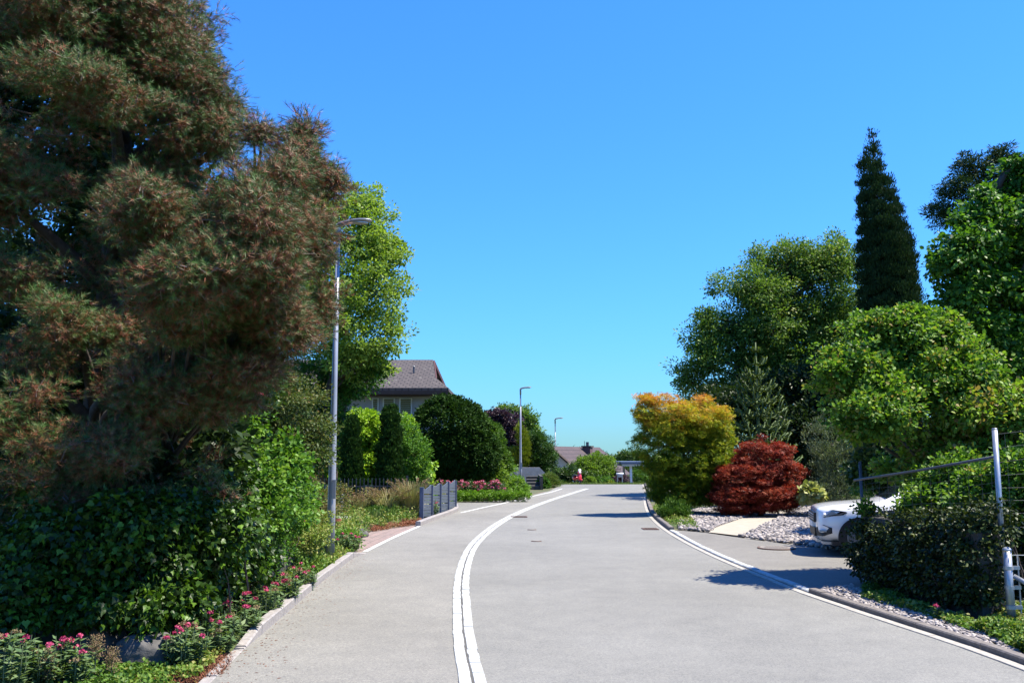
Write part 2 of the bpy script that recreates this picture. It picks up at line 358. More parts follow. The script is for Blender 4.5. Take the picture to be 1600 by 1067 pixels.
def crown(name, blobs, n, per, cr, size, mat, parent, tpl=LEAF, flat=.7, up=.55, shell=.5, lump=.18, tgrad=None, tb=.5, tv=.22, zmin=None, hang=0, droop=0, gap=.45):
    """n leaf clumps of `per` leaves; each clump a loose tuft of radius cr"""
    P, D, C = clumps(blobs, n, shell, lump, zmin, gap)
    ct = tb + rng.normal(size=n) * tv * .6
    csz = cr * rng.uniform(.6, 1.35, n)
    nl = n * per
    off = rng.normal(size=(n, per, 3)); off *= (rng.random((n, per, 1)) ** .4) / np.linalg.norm(off, axis=2, keepdims=True)
    off[..., 2] *= flat; PL = P[:, None] + off * csz[:, None, None]
    Dn = np.repeat(D[:, None], per, 1).reshape(-1, 3); PL = PL.reshape(-1, 3); O = norm(off.reshape(-1, 3))
    yax = O * .8 + Dn * .5 + rng.normal(size=(nl, 3)) * .45 + np.array([0, 0, -droop])
    nax = np.array([0, 0, 1.]) * up + Dn * .45 + rng.normal(size=(nl, 3)) * .45
    if hang: yax = yax * .4 + np.array([0, 0, hang])
    t = np.repeat(ct[:, None], per, 1).ravel() + rng.normal(size=nl) * tv * .6
    if tgrad is not None: t = t + tgrad(PL)
    if zmin is not None: PL[:, 2] = np.maximum(PL[:, 2], zmin + .02)
    sz = size * rng.uniform(.65, 1.25, nl)
    o = scatter(name, tpl[0], tpl[1], PL, yax, nax, sz, t, mat, parent)
    return o, P
def curve(a, b, k, sag, n=5):
    a = np.array(a, float); b = np.array(b, float); m = rng.normal(size=3) * k * np.linalg.norm(b - a)
    return [a + (b - a) * t + m * math.sin(math.pi * t) * .5 + np.array([0, 0, sag * math.sin(math.pi * t)]) for t in np.linspace(0, 1, n)]
def skeleton(base, blobs, P, r0, parent, mat, nl=40, name='trunk', lean=None, tr=.35):
    """trunk with limbs to the blobs and twigs to some of the clumps"""
    mb = MB(); base = np.array(base, float); cs = np.array([b[0] for b in blobs]); zr = np.array([b[0][2] - b[1][2] * .2 for b in blobs])
    top = float(np.percentile(zr, 88)) if len(blobs) > 3 else float(zr.max()); H = max(top - base[2], .2)
    near = cs[cs[:, 2] > top - .22 * H]; cx = (near if len(near) else cs).mean(0)[:2]
    T = [base, base + [.02, 0, H * .25], np.array([base[0] * .6 + cx[0] * .4, base[1] * .6 + cx[1] * .4, base[2] + H * .6]), np.array([cx[0], cx[1], top])]
    mb.tube(T, [r0 * 1.15, r0 * .85, r0 * .5, r0 * .08], 9)
    T = np.array(T)
    def at(z):
        z = min(max(z, base[2] + .05), top); return np.array([np.interp(z, T[:, 2], T[:, i]) for i in range(3)])
    sel = range(len(blobs)) if len(blobs) < 36 else rng.choice(len(blobs), 36, replace=False)
    for i in sel:
        c, r = blobs[i]; c = c - np.array([0, 0, r[2] * .3]); st = at(c[2] - r[2] * .8 - np.linalg.norm(c[:2] - base[:2]) * .4)
        mb.tube(curve(st, c, .12, .05), list(np.linspace(r0 * .38, r0 * .08, 5)), 6)
    for i in rng.choice(len(P), min(nl, len(P)), replace=False):
        j = np.argmin(((cs - P[i]) ** 2).sum(1)); st = cs[j] + (at(P[i][2]) - cs[j]) * .15
        mb.tube(curve(st, cs[j] + (P[i] - cs[j]) * .85, .12, .03, 4), list(np.linspace(r0 * .12, r0 * .02, 4)), 4)
    return mb.build(name, mat, parent, True)

def tree(name, label, cat, blobs, n, per, cr, size, mat, r0=.2, base=None, bark='bark', group=None, nl=60, **kw):
    c = np.mean([b[0] for b in blobs], axis=0)
    if base is None: base = (c[0], c[1], tz(c[1]))
    t = thing(name, base, label, cat, group); tn = kw.pop('trunk_name', 'trunk')
    o, P = crown(kw.pop('crown_name', 'crown'), blobs, n, per, cr, size, mat, t, **kw)
    skeleton(base, blobs, P, r0, t, M[bark], nl, tn)
    return t
# ================================================================== SETTING
def Gs(pts, z=0): return [G(px, py, z) for px, py in pts]
# terrain: one sheet to the horizon
ys = [-30, -5, 0, 5, 10, 15, 20, 25, 30, 35, 40, 44, 47, 49] + list(np.arange(50, 62, .5)) + [63, 65, 68, 71, 74, 76, 78, 85, 100, 130, 200, 350, 700, 1500]
xs = [-1200, -500, -200, -90, -50, -30, -20, -15, -10, -7, -5, -3, -1, 1, 3, 5, 7, 10, 15, 20, 30, 50, 90, 200, 500, 1200]
V = [(x, y, tz(y) - .03) for y in ys for x in xs]; nx = len(xs)
Fc = [(j * nx + i, j * nx + i + 1, (j + 1) * nx + i + 1, (j + 1) * nx + i) for j in range(len(ys) - 1) for i in range(nx - 1)]
tag(mesh_obj('ground', V, Fc, M['ground'], smooth=True), kind='structure')

LK = Gs([(330, 1067), (385, 1012), (440, 965), (500, 912), (552, 872)])                      # left kerb foot
LKflat = [LK[0] + (LK[0] - LK[1]) * 3.2, LK[0], LK[1]]; LKr = LK[1:]; LK = [LK[0] + (LK[0] - LK[1]) * 3.2] + LK
FK = Gs([(657, 822), (690, 809), (712, 800.5)])                                              # kerb by the grey fence
EL = Gs([(546, 865), (570, 862), (612, 841), (655, 822)])                                    # painted line by the pavers
EL2 = Gs([(720, 801), (755, 793), (788, 786), (824, 777), (860, 769), (878, 763.5)])         # painted line further on
RK = Gs([(1006, 756.5), (1010, 768), (1011.5, 790), (1019, 806), (1045, 829), (1085, 852), (1134, 875), (1206, 904), (1262, 926), (1330, 949), (1415, 977), (1502, 1005), (1600, 1040), (1800, 1118)])
CEN = Gs([(752, 1150), (739, 1067), (727, 1010), (722, 953), (721, 913), (725, 887), (738, 855), (765, 828), (797, 807.5), (842, 788), (880, 775), (917, 763.5)])
def smooth_line(pts, step=.25):
    P = np.array(pts)[:, :2]; d = np.r_[0, np.cumsum(np.linalg.norm(np.diff(P, axis=0), axis=1))]
    n = max(int(d[-1] / step), 2); t = np.linspace(0, d[-1], n + 1)
    # catmull-rom on arclength
    m = np.gradient(P, d, axis=0); out = []
    for q in t:
        i = min(max(np.searchsorted(d, q) - 1, 0), len(d) - 2); h = d[i + 1] - d[i]; u = (q - d[i]) / h
        out.append((2 * u**3 - 3 * u**2 + 1) * P[i] + (u**3 - 2 * u**2 + u) * h * m[i] + (-2 * u**3 + 3 * u**2) * P[i + 1] + (u**3 - u**2) * h * m[i + 1])
    return np.array(out)
def normals2(P):
    t = np.gradient(P, axis=0); t = t / np.linalg.norm(t, axis=1, keepdims=True); return np.stack([t[:, 1], -t[:, 0]], 1)   # right-hand side
def ribbon(name, pts, o0, o1, z, mat, kind='structure', step=.25, parent=None):
    P = smooth_line(pts, step); N = normals2(P); A = P + N * o0; B = P + N * o1; n = len(P)
    V = [(*a, tz(a[1]) + z) for a in A] + [(*b, tz(b[1]) + z) for b in B]
    o = mesh_obj(name, V, [(i, n + i, n + i + 1, i + 1) for i in range(n - 1)], mat, parent); return tag(o, kind=kind) if kind else o
def kerbstones(mb, pts, o0, o1, h, L0=1.0, gap=.008, zb=-.03, jit=.004, step=.25, bev=.012, h2=None, lat=0):
    """row of separate bevelled stones along a line, o0..o1 to its right, h high"""
    P = smooth_line(pts, step); N = normals2(P); d = np.r_[0, np.cumsum(np.linalg.norm(np.diff(P, axis=0), axis=1))]
    s = 0
    while s < d[-1] - .02:
        e = min(s + L0 * random.uniform(.93, 1.07), d[-1]); hh = h + random.uniform(-jit, jit)
        la = random.uniform(-lat, lat)
        k = max(int((e - s) / .3), 1); q = np.linspace(s + gap, e - gap * .2, k + 1)
        c = np.stack([np.interp(q, d, P[:, 0]), np.interp(q, d, P[:, 1])], 1); n = np.stack([np.interp(q, d, N[:, 0]), np.interp(q, d, N[:, 1])], 1)
        lo, hi = min(o0, o1), max(o0, o1); V = []
        for i in range(k + 1):
            if h2 is not None: hh = h + (h2 - h) * (q[i] / d[-1])
            for off, z in ((lo, zb), (lo, hh - bev), (lo + bev, hh), (hi - bev, hh), (hi, hh - bev), (hi, zb)):
                p = c[i] + n[i] * (off + la); V.append((p[0], p[1], tz(p[1]) + z))
        Fq = [(i * 6 + j, i * 6 + j + 1, (i + 1) * 6 + j + 1, (i + 1) * 6 + j) for i in range(k) for j in range(5)] + [tuple(range(6)), tuple(k * 6 + j for j in range(6))[::-1]]
        mb.add(V, Fq); s = e
# road sheet
lp = np.array([p[:2] for p in LK + EL[1:] + FK[1:]] + [G(720, 799)[:2], G(788, 785)[:2], G(824, 775.5)[:2], G(860, 767)[:2], (2.9, 51), (1.5, 57), (-2, 63), (-8, 70)])
rp = np.array([p[:2] for p in RK[::-1]] + [(8.0, 55), (9.5, 62), (11, 70)])
def road_rows(y0, y1, step): return np.arange(y0, y1, step)
YY = np.r_[np.arange(2.2, 20, .5), np.arange(20, 52, .5), np.arange(52, 70, .5)]
def xl(y): return float(np.interp(y, lp[:, 1], lp[:, 0]))
def xr(y): return float(np.interp(y, rp[:, 1], rp[:, 0]))
nc = 14; V = []
for y in YY:
    a, b = xl(y) - .06, xr(y) + .06
    for i in range(nc + 1): V.append((a + (b - a) * i / nc, y, tz(y)))
Fc = [(j * (nc + 1) + i, j * (nc + 1) + i + 1, (j + 1) * (nc + 1) + i + 1, (j + 1) * (nc + 1) + i) for j in range(len(YY) - 1) for i in range(nc)]
tag(mesh_obj('road', V, Fc, M['asphalt']), kind='structure')
# paler walking lane left of the white setts
cw = smooth_line(CEN, .4); el = lp
V = []; rows = [p for p in cw if p[1] > 2.5 and p[1] < 46]
for p in rows: V += [(xl(p[1]) - .05, p[1], .004), (p[0] - .1, p[1], .004)]
tag(mesh_obj('pavement', V, [(2 * i, 2 * i + 1, 2 * i + 3, 2 * i + 2) for i in range(len(rows) - 1)], M['asphalt_walk']), kind='structure')
# side road mouth beyond the grey fence
c0 = G(714, 801); c1 = G(720, 786)
sr = [(c0[0] + .3, c0[1] - .2), (xl(27) + .2, 27.2), (xl(29) + .1, 29), (xl(31) + .1, 31), (xl(33.5) + .1, 33.5), (-2.0, 31.9), (-4.5, 31.2), (-22, 32.5), (-22, 28.2), (-3.2, 27.9), (-1.9, 26.9), (-1.75, 26.3)]
mb = MB(); n = len(sr); tag(mesh_obj('side_road', [(x, y, -.006) for x, y in sr], [tuple(range(n))], M['asphalt']), kind='structure')
# driveway on the right
dv = [G(1050, 829)[:2], G(1082, 848)[:2], G(1134, 872)[:2], G(1206, 900)[:2], G(1262, 921)[:2], G(1330, 944)[:2], (5.2, 10.2), (5.2, 11.9), (14, 12.2), (14, 15.2), G(1320, 862)[:2], G(1258, 853)[:2], G(1175, 842)[:2], G(1103, 831.5)[:2], G(1056, 827.5)[:2]]
dv = [tuple(map(float, p)) for p in dv]
tag(mesh_obj('driveway', [(x, y, -.006 if i > 5 else -.006) for i, (x, y) in enumerate(dv)], [tuple(range(len(dv)))], M['asphalt_drive']), kind='structure')
# brick pavers on the left
pv = [G(a, b) for a, b in [(540, 871), (552, 871), (568, 866), (612, 844), (660, 822), (658, 817), (620, 822), (582, 828), (562, 842), (546, 852), (530, 862)]]
tag(mesh_obj('paver_strip', [(p[0], p[1], -.008) for p in pv], [tuple(range(len(pv)))], M['paver']), kind='structure')
# white sett double band with its joint
mb = MB(); kerbstones(mb, CEN, -.100, -.010, .014, .17, .002, -.02, .0025, .12, .004, None, .004); kerbstones(mb, CEN, .008, .096, .011, .17, .002, -.02, .0025, .12, .004, None, .004)
o = mb.build('sett_band', M['sett']); tag(o, kind='structure')
ribbon('sett_joint', CEN, -.011, .009, .006, M['joint'])
# painted edge lines
ribbon('edge_line', EL[1:], -.04, .045, .008, M['paint']); ribbon('edge_line', EL2, -.04, .05, .008, M['paint'])
# left kerb stones, sloping down at both ends
mb = MB(); kerbstones(mb, LKflat, -.10, 0.0, .012, .45, gap=.02); kerbstones(mb, [LKr[0], LKr[0] * .6 + LKr[1] * .4], -.10, 0, .02, 2, h2=.095); kerbstones(mb, [LKr[0] * .6 + LKr[1] * .4] + LKr[1:], -.10, 0.0, .095, 1.0); mb.build('kerb', M['kerb']); tag(bpy.data.objects['kerb'], kind='structure')
mb = MB(); kerbstones(mb, [LK[-1], LK[-1] * .6 + G(566, 868) * .4, G(572, 865)], -.10, 0, .095, 2.8, h2=.02); o = mb.build('kerb', M['kerb']); tag(o, kind='structure')
mb = MB(); kerbstones(mb, FK + [G(716, 797.5), G(715, 792)], -.12, 0.0, .11, .8, step=.15); o = mb.build('kerb', M['kerb']); tag(o, kind='structure')
# right kerb: gutter band on the road side, kerb behind; lowered along the driveway
i0 = 4; i1 = 9; RKn = RK[::-1]; nR = len(RK)
mb = MB(); kerbstones(mb, RKn, -.105, -.012, .010, .5, .003, -.02, .002, .2, .004); o = mb.build('gutter_band', M['gutter']); tag(o, kind='structure')
ribbon('gutter_joint', RKn, -.013, .014, .004, M['joint'])
for seg, h, Lq, mt in ((RKn[nR - 1 - i0:], .08, .9, 'kerb_shade'), (RKn[nR - i1:nR - i0], .028, .5, 'sett'), (RKn[:nR - i1 + 1], .055, 1.0, 'kerb_shade')):
    mb = MB(); kerbstones(mb, seg, .012, .115, h, Lq, step=.2); o = mb.build('kerb', M[mt]); tag(o, kind='structure')
# far kerb beyond the crest
# stone bed and sandy path
sb = [G(a, b) for a, b in [(1060, 826), (1103, 830), (1175, 841), (1258, 852), (1318, 861), (1345, 863), (1345, 815), (1290, 790), (1210, 785), (1090, 795), (1062, 806)]]
tag(mesh_obj('stone_bed_base', [(p[0], p[1], -.014) for p in sb], [tuple(range(len(sb)))], plain('bed_gravel', (.30, .28, .26), .95, var=.4, vs=30)), kind='structure')
pa = [G(a, b) for a, b in [(1108, 832), (1160, 838), (1190, 823), (1228, 804), (1262, 788), (1236, 784), (1205, 796), (1165, 808), (1118, 824)]]
def inside(poly, x, y):
    c = False; n = len(poly)
    for i in range(n):
        a, b = poly[i], poly[(i + 1) % n]
        if (a[1] > y) != (b[1] > y) and x < (b[0] - a[0]) * (y - a[1]) / (b[1] - a[1]) + a[0]: c = not c
    return c
def grid_fill(poly, z, step=.3): pass
tag(mesh_obj('sandy_path', [(p[0], p[1], .012) for p in pa], [tuple(range(len(pa)))], M['sand']), kind='structure')
bm = bmesh.new(); bmesh.ops.create_icosphere(bm, subdivisions=1, radius=1); bm.verts.ensure_lookup_table()
ico_v = np.array([v.co[:] for v in bm.verts]); ico_f = [[v.index for v in f.verts] for f in bm.faces]; bm.free()
def stones(name, poly, n, r0, r1, excl=None, zc=.0, hz=.45, mat='stone', tb=.55, tv=.25):
    xs = [p[0] for p in poly]; ys_ = [p[1] for p in poly]; out = []
    while len(out) < n:
        x, y = random.uniform(min(xs), max(xs)), random.uniform(min(ys_), max(ys_))
        if inside(poly, x, y) and not (excl and inside(excl, x, y)): out.append((x, y, zc))
    P = np.array(out); a = rng.random(n) * 6.28; tilt = rng.normal(size=(n, 3)) * .25 + [0, 0, 1]
    sz = rng.uniform(r0, r1, n); sc = np.stack([sz, sz * rng.uniform(.6, 1, n), sz * hz * rng.uniform(.8, 1.4, n)], 1); P[:, 2] += sz * .25 + rng.random(n) * sz * .5
    tv_ = ico_v * (1 + rng.normal(size=(len(ico_v), 1)) * .14)
    return scatter(name, tv_, ico_f, P, np.stack([np.cos(a), np.sin(a), a * 0], 1), tilt, sc, np.clip(tb + rng.normal(size=n) * tv, 0, 1), L[mat], smooth=False)
o = stones('river_stones', sb, 15000, .022, .062, pa, tb=.42, tv=.3); tag(o, 'pale grey and pink river stones filling the bed beside the driveway', 'stones', kind='stuff')
o = stones('gravel_verge', [G(a, b) for a, b in [(1275, 922), (1345, 945), (1430, 972), (1520, 1002), (1600, 1028), (1560, 985), (1480, 955), (1400, 935), (1330, 915)]], 2600, .012, .03, mat='stone'); tag(o, 'loose grey chippings between the right kerb and the hedge wall', 'gravel', kind='stuff')

# ================================================================== STREET THINGS
def manhole(px, py, r, label, sq=False):
    p = G(px, py, .0); z = .004
    t = thing('manhole_cover', (p[0], p[1], z), label, 'manhole cover')
    mb = MB(); n = 40
    mb.prism([(p[0] + r * math.cos(6.283 * i / n), p[1] + r * math.sin(6.283 * i / n)) for i in range(n)], z - .02, z + .007); mb.build('frame', M['rust'], t)
    mb = MB(); r2 = r * .88; mb.prism([(p[0] + r2 * math.cos(6.283 * i / n), p[1] + r2 * math.sin(6.283 * i / n)) for i in range(n)], z, z + .011)
    for i in range(-5, 6):
        for j in range(-5, 6):
            if i * i + j * j < 22: mb.box((p[0] + i * r * .15 - .018, p[1] + j * r * .15 - .018, z + .011), (p[0] + i * r * .15 + .018, p[1] + j * r * .15 + .018, z + .015))
    mb.build('lid', M['manhole'], t)
manhole(1213, 856, .33, 'round beige manhole cover in the driveway asphalt beside the stone bed')
def grate(px, py, wx, wy, label, rz=0, z=.004, name='drain_grate'):
    p = G(px, py); t = thing(name, (p[0], p[1], z), label, 'drain grate', rz=rz)
    mb = MB(); a = .03
    for b in (((-wx, -wy), (wx, -wy + a)), ((-wx, wy - a), (wx, wy)), ((-wx, -wy + a), (-wx + a, wy - a)), ((wx - a, -wy + a), (wx, wy - a))): mb.box((b[0][0], b[0][1], -.01), (b[1][0], b[1][1], .012))
    mb.build('frame', M['rust'], t, world=False)
    mb = MB(); k = int(wx * 2 / .06)
    for i in range(k): x = -wx + a + (i + .5) * (2 * wx - 2 * a) / k; mb.box((x - .012, -wy + a, -.008), (x + .012, wy - a, .009))
    mb.build('bars', M['rust'], t, world=False)
grate(811, 807.5, .22, .20, 'rusty drain grate against the white double band in the road')
grate(1016, 826.5, .17, .2, 'rusty drain grate in the shaded gutter below the orange maple')
for q, (px, py, lab) in enumerate([(838, 845.5, 'small rust brown valve cap in the lane, the nearer of two'), (831, 827.5, 'small rust brown valve cap in the lane, the farther of two')]):
    p = G(px, py); t = thing('valve_cap', (p[0], p[1], .004), lab, 'valve cap', 'valve caps in the road')
    mb = MB(); n = 20; mb.prism([(.10 * math.cos(6.283 * i / n), .08 * math.sin(6.283 * i / n)) for i in range(n)], -.01, .006); mb.build('rim', M['rust'], t, world=False)
    mb = MB(); mb.prism([(.075 * math.cos(6.283 * i / n), .06 * math.sin(6.283 * i / n)) for i in range(n)], 0, .010); mb.build('cap', M['manhole'], t, world=False)

def street_lamp(px, py_base, Y, H, label, arm=0.5, z0=None):
    p = W(px, py_base, Y); z = tz(Y) if z0 is None else z0
    t = thing('street_lamp', (p[0], Y, z), label, 'street lamp', 'street lamps along the left side of the road')
    mb = MB(); mb.tube([(0, 0, 0), (0, 0, .9), (0, 0, H * .5), (0, 0, H - .32)], [.068, .064, .046, .032], 20); mb.build('pole', M['lamp_pole'], t, True, world=False)
    mb = MB(); mb.tube([(0, 0, 0), (0, 0, .03)], [.085, .085], 20); mb.build('base_collar', M['lamp_pole'], t, world=False)
    mb = MB(); mb.box((.020, -.072, .95), (.075, -.055, 1.25)); mb.build('service_door', M['lamp_pole'], t, world=False)
    mb = MB(); mb.tube([(0, 0, H - .36), (0, 0, H - .12), (.0, 0, H - .06)], [.042, .045, .040], 16)
    mb.build('socket', M['lamp_head'], t, True, world=False)
    # head: flattened teardrop rising to the road side
    V = []; Fq = []; n = 14; sec = [(-.05, .02, .03, -.02), (0, .045, .05, 0), (.10, .06, .05, .035), (.22, .095, .045, .06), (.36, .12, .040, .075), (.46, .115, .034, .08), (.53, .08, .028, .082), (.555, .03, .014, .082)]
    for x, wy, hz, zc in sec:
        for k in range(n): a = 6.283 * k / n; V.append((x * arm / .5, wy * math.cos(a), H - .06 + zc + hz * math.sin(a) * (1 if math.sin(a) > 0 else .75)))
    for i in range(len(sec) - 1):
        for k in range(n): Fq.append((i * n + k, i * n + (k + 1) % n, (i + 1) * n + (k + 1) % n, (i + 1) * n + k))
    Fq += [tuple(range(n)), tuple((len(sec) - 1) * n + k for k in range(n))[::-1]]
    h = mesh_obj('lamp_head', V, Fq, M['lamp_head'], t, True, world=False)
    mb = MB(); n = 18
    mb.prism([((.36 + .13 * math.cos(6.283 * i / n)) * arm / .5, .085 * math.sin(6.283 * i / n)) for i in range(n)], H - .06 + .034, H - .06 + .052)
    mb.build('diffuser', M['lamp_glass'], h, world=False)
    return t
street_lamp(516, 868, 14.6, 5.50, 'tall grey street lamp nearest the camera, rising past the big pine')
street_lamp(813.5, 760, 45.5, 5.02, 'slender street lamp beside the concrete steps, middle one of three')
street_lamp(868, 757, 62, 5.67, 'farthest thin street lamp, standing behind the dark conifer before the sky')

def bollard(px, py, label, h=.62):
    p = G(px, py); t = thing('bollard_light', (p[0], p[1], 0), label, 'bollard light')
    mb = MB(); mb.tube([(0, 0, 0), (0, 0, h * .82)], .045, 16); mb.build('post', M['fence_blue2'], t, True, world=False)
    mb = MB(); mb.tube([(0, 0, h * .82), (0, 0, h * .9)], .043, 16); mb.build('lens_ring', M['tin'], t, True, world=False)
    mb = MB(); mb.tube([(0, 0, h * .9), (0, 0, h)], [.048, .046], 16); mb.build('cap', M['dark_steel'], t, True, world=False)
bollard(533, 812, 'short grey bollard light with white ring right of the tall lamp pole', .66)
bollard(483, 803, 'short dark bollard light half hidden among plants left of the lamp pole', .5)

# grey blue screen fence: five posts, four panels of slanting slats
fp = [G(658.5, 812), G(673.5, 807.5), G(687, 804), G(699.5, 800.5), G(711, 797)]
fh = [.80, .82, .82, .86, .85]
t = thing('screen_fence', fp[0], 'low blue grey slatted screen fence of four bays on the kerb', 'fence')
for i, p in enumerate(fp):
    mb = MB(); mb.box((p[0] - .05, p[1] - .05, 0), (p[0] + .05, p[1] + .05, fh[i])); mb.box((p[0] - .056, p[1] - .056, fh[i]), (p[0] + .056, p[1] + .056, fh[i] + .02)); mb.build('post', M['fence_blue'], t, bevel=.006)
for i in range(4):
    a, b = fp[i], fp[i + 1]; d = (b - a)[:2]; Ln = np.linalg.norm(d); d = d / Ln; nn = np.array([-d[1], d[0]]); mb = MB()
    lo, hi = .05, min(fh[i], fh[i + 1]) - .08; k = 8; sl = -.05
    gaps = (2, 5) if i else (3, 6)
    zs = np.linspace(lo, hi, k + 1)
    for j in range(k):
        g = .03 if j in gaps or j == k - 1 else .008
        q = []
        for s, off in ((.06, -.015), (Ln - .06, -.015), (Ln - .06, .015), (.06, .015)):
            c = a[:2] + d * s + nn * off; zz = sl * (s / Ln - .5); q.append((c[0], c[1], zz))
        V = [(x, y, z + zs[j]) for x, y, z in q] + [(x, y, z + zs[j + 1] - g) for x, y, z in q]
        mb.add(V, [(0, 3, 2, 1), (4, 5, 6, 7), (0, 1, 5, 4), (1, 2, 6, 5), (2, 3, 7, 6), (3, 0, 4, 7)])
    # scooped top board
    q = []; n = 8
    for s in np.linspace(.06, Ln - .06, n): q.append((s, hi + .02 + .09 * ((2 * s / Ln - 1) ** 2) + (.03 if s > Ln / 2 else 0) - .02))
    V = []
    for off in (-.014, .014):
        for s, z in q: c = a[:2] + d * s + nn * off; V.append((c[0], c[1], z + .03))
        for s, z in q: c = a[:2] + d * s + nn * off; V.append((c[0], c[1], hi - .04))
    Fq = []
    for s in range(n - 1): Fq += [(s, s + 1, n + s + 1, n + s), (2 * n + s, 3 * n + s, 3 * n + s + 1, 2 * n + s + 1), (s, 2 * n + s, 2 * n + s + 1, s + 1)]
    mb.add(V, Fq); mb.build('slat_panel', M['fence_blue2'], t)

# iron garden railing behind the perennials
def railing(a, b, h, label, sp=.11):
    a = np.array(a, float); b = np.array(b, float); d = b - a; Ln = np.linalg.norm(d); d /= Ln; rz = math.atan2(d[1], d[0])
    t = thing('iron_railing', (a[0], a[1], 0), label, 'railing', rz=rz)
    for z in (.12, h * .78):
        mb = MB(); mb.box((0, -.012, z), (Ln, .012, z + .035)); mb.build('rail', M['iron'], t, world=False)
    mb = MB()
    for i in range(int(Ln / sp) + 1):
        x = i * sp; mb.box((x - .014, -.009, .04), (x + .014, .009, h)); mb.add([(x - .014, -.009, h), (x + .014, -.009, h), (x + .014, .009, h), (x - .014, .009, h), (x, 0, h + .05)], [(0, 1, 4), (1, 2, 4), (2, 3, 4), (3, 0, 4)])
    o = mb.build('pickets', M['iron'], t, world=False)
    for x in (0, Ln / 2, Ln): mb = MB(); mb.box((x - .03, -.03 + .05, 0), (x + .03, .03 + .05, h + .1)); mb.build('post', M['iron'], t, world=False)
railing((-8.2, 24.5), (-3.0, 26.0), .95, 'low black iron railing behind the perennials and columnar yews')
p = G(482, 790); t = thing('garden_stake', (p[0], p[1], 0), 'thin pale metal stake standing among plants in front of the railing', 'stake')
mb = MB(); mb.tube([(0, 0, 0), (0, 0, .95)], .014, 8); mb.build('rod', M['galv'], t, world=False)
mb = MB(); mb.tube([(0, 0, .95), (0, 0, .975)], .02, 8); mb.build('cap', M['galv'], t, world=False)

# garden path slab & edging on the left
a = G(502, 822); t = tag(MB().box((a[0] - .5, a[1] - .1, -.03), (a[0] + .45, a[1] + 1.6, .13)).build('garden_step', M['concrete'], bevel=.015), 'low pale grey stone step behind the lamp pole', 'step')
p = G(524, 828); t = thing('terracotta_pot', (p[0], p[1], 0), 'terracotta flower pot behind the lamp pole beside the bollard', 'flower pot')
mb = MB(); n = 20; prof = [(.08, 0), (.12, .2), (.135, .2), (.135, .25), (.115, .25), (.10, .1)]
V = [(r * math.cos(6.283 * k / n), r * math.sin(6.283 * k / n), z) for r, z in prof for k in range(n)]
mb.add(V, [(i * n + k, i * n + (k + 1) % n, (i + 1) * n + (k + 1) % n, (i + 1) * n + k) for i in range(5) for k in range(n)] + [tuple(range(n))[::-1]]); mb.build('pot', M['terracotta'], t, world=False)
mb = MB(); mb.prism([(.108 * math.cos(6.283 * k / n), .108 * math.sin(6.283 * k / n)) for k in range(n)], .17, .2); mb.build('soil', M['ground'], t, world=False)

# boulders below the ivy
def boulder(px, py, r, label, sq=(1, 1, .8)):
    p = G(px, py); bm = bmesh.new(); bmesh.ops.create_icosphere(bm, subdivisions=4, radius=1)
    s1 = random.random() * 9
    from mathutils import noise as mn
    for v in bm.verts:
        c = v.co.copy(); q = 1 + .28 * mn.noise(c * 1.3 + Vector((s1, 0, 0))) + .10 * mn.noise(c * 4 + Vector((0, s1, 0))) + .04 * mn.noise(c * 11)
        v.co = Vector((c.x * sq[0], c.y * sq[1], c.z * sq[2])) * q * r
    me = bpy.data.meshes.new('boulder'); bm.to_mesh(me); bm.free(); me.materials.append(M['rock'])
    me.polygons.foreach_set('use_smooth', np.ones(len(me.polygons), dtype=bool))
    o = bpy.data.objects.new('boulder', me); SC.collection.objects.link(o); o.location = (p[0], p[1], r * sq[2] * .45); tag(o, label, 'boulder')
boulder(150, 1022, .24, 'rounded grey boulder at the wall foot left of the trailing ivy', (1.1, .9, .9))
boulder(232, 1035, .20, 'low dark boulder under the trailing ivy tips', (1.3, 1, .8))
boulder(497, 872, .16, 'small grey rock leaning beside the tall lamp pole', (1, .8, 1.2))
boulder(562, 838, .13, 'little grey stone beside the brick pavers', (1.3, .9, .8))
# low old retaining wall behind the ivy (left)
a = np.array([-6.4, 7.1]); b = np.array([-3.15, 8.6]); c = np.array([-3.3, 13.2])
mb = MB()
for p, q in ((a, b), (b, c)):
    d = q - p; Ln = np.linalg.norm(d); rz = math.atan2(d[1], d[0]); m = (p + q) / 2
    mb.box((m[0] - Ln / 2 + (.13 if p is b else 0), m[1] - .12, -.05), (m[0] + Ln / 2, m[1] + .12, .75 if p is a else .55), rz=rz)
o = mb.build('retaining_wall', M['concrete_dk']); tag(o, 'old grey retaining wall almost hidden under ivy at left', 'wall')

# garden wall, wire fence and gate post on the right
wa = np.array([4.55, 11.85]); wb = np.array([4.72, 9.3]); wc = np.array([5.5, 5.6])
mb = MB(); d = wb - wa; Ln = np.linalg.norm(d); rz = math.atan2(d[1], d[0]); m = (wa + wb) / 2 + np.array([.14, 0])
mb.box((m[0] - Ln / 2, m[1] - .12, -.05), (m[0] + Ln / 2, m[1] + .12, .86), rz=rz)
m2 = wa + np.array([.30, .04]); mb.box((m2[0] - .02 + .18, m2[1] - .12, -.05), (m2[0] + 9, m2[1] + .10, .70))
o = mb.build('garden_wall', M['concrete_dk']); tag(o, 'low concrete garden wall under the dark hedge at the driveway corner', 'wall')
p1 = np.array([4.62, 12.0]); p2 = W(1560, 760, 9.35)[:2]; p3 = np.array([6.7, 8.8])
t = thing('wire_fence', (p1[0], p1[1], 0), 'grey wire mesh fence with round posts above the dark hedge at right', 'fence')
tops = [1.55, 1.91, 2.0]
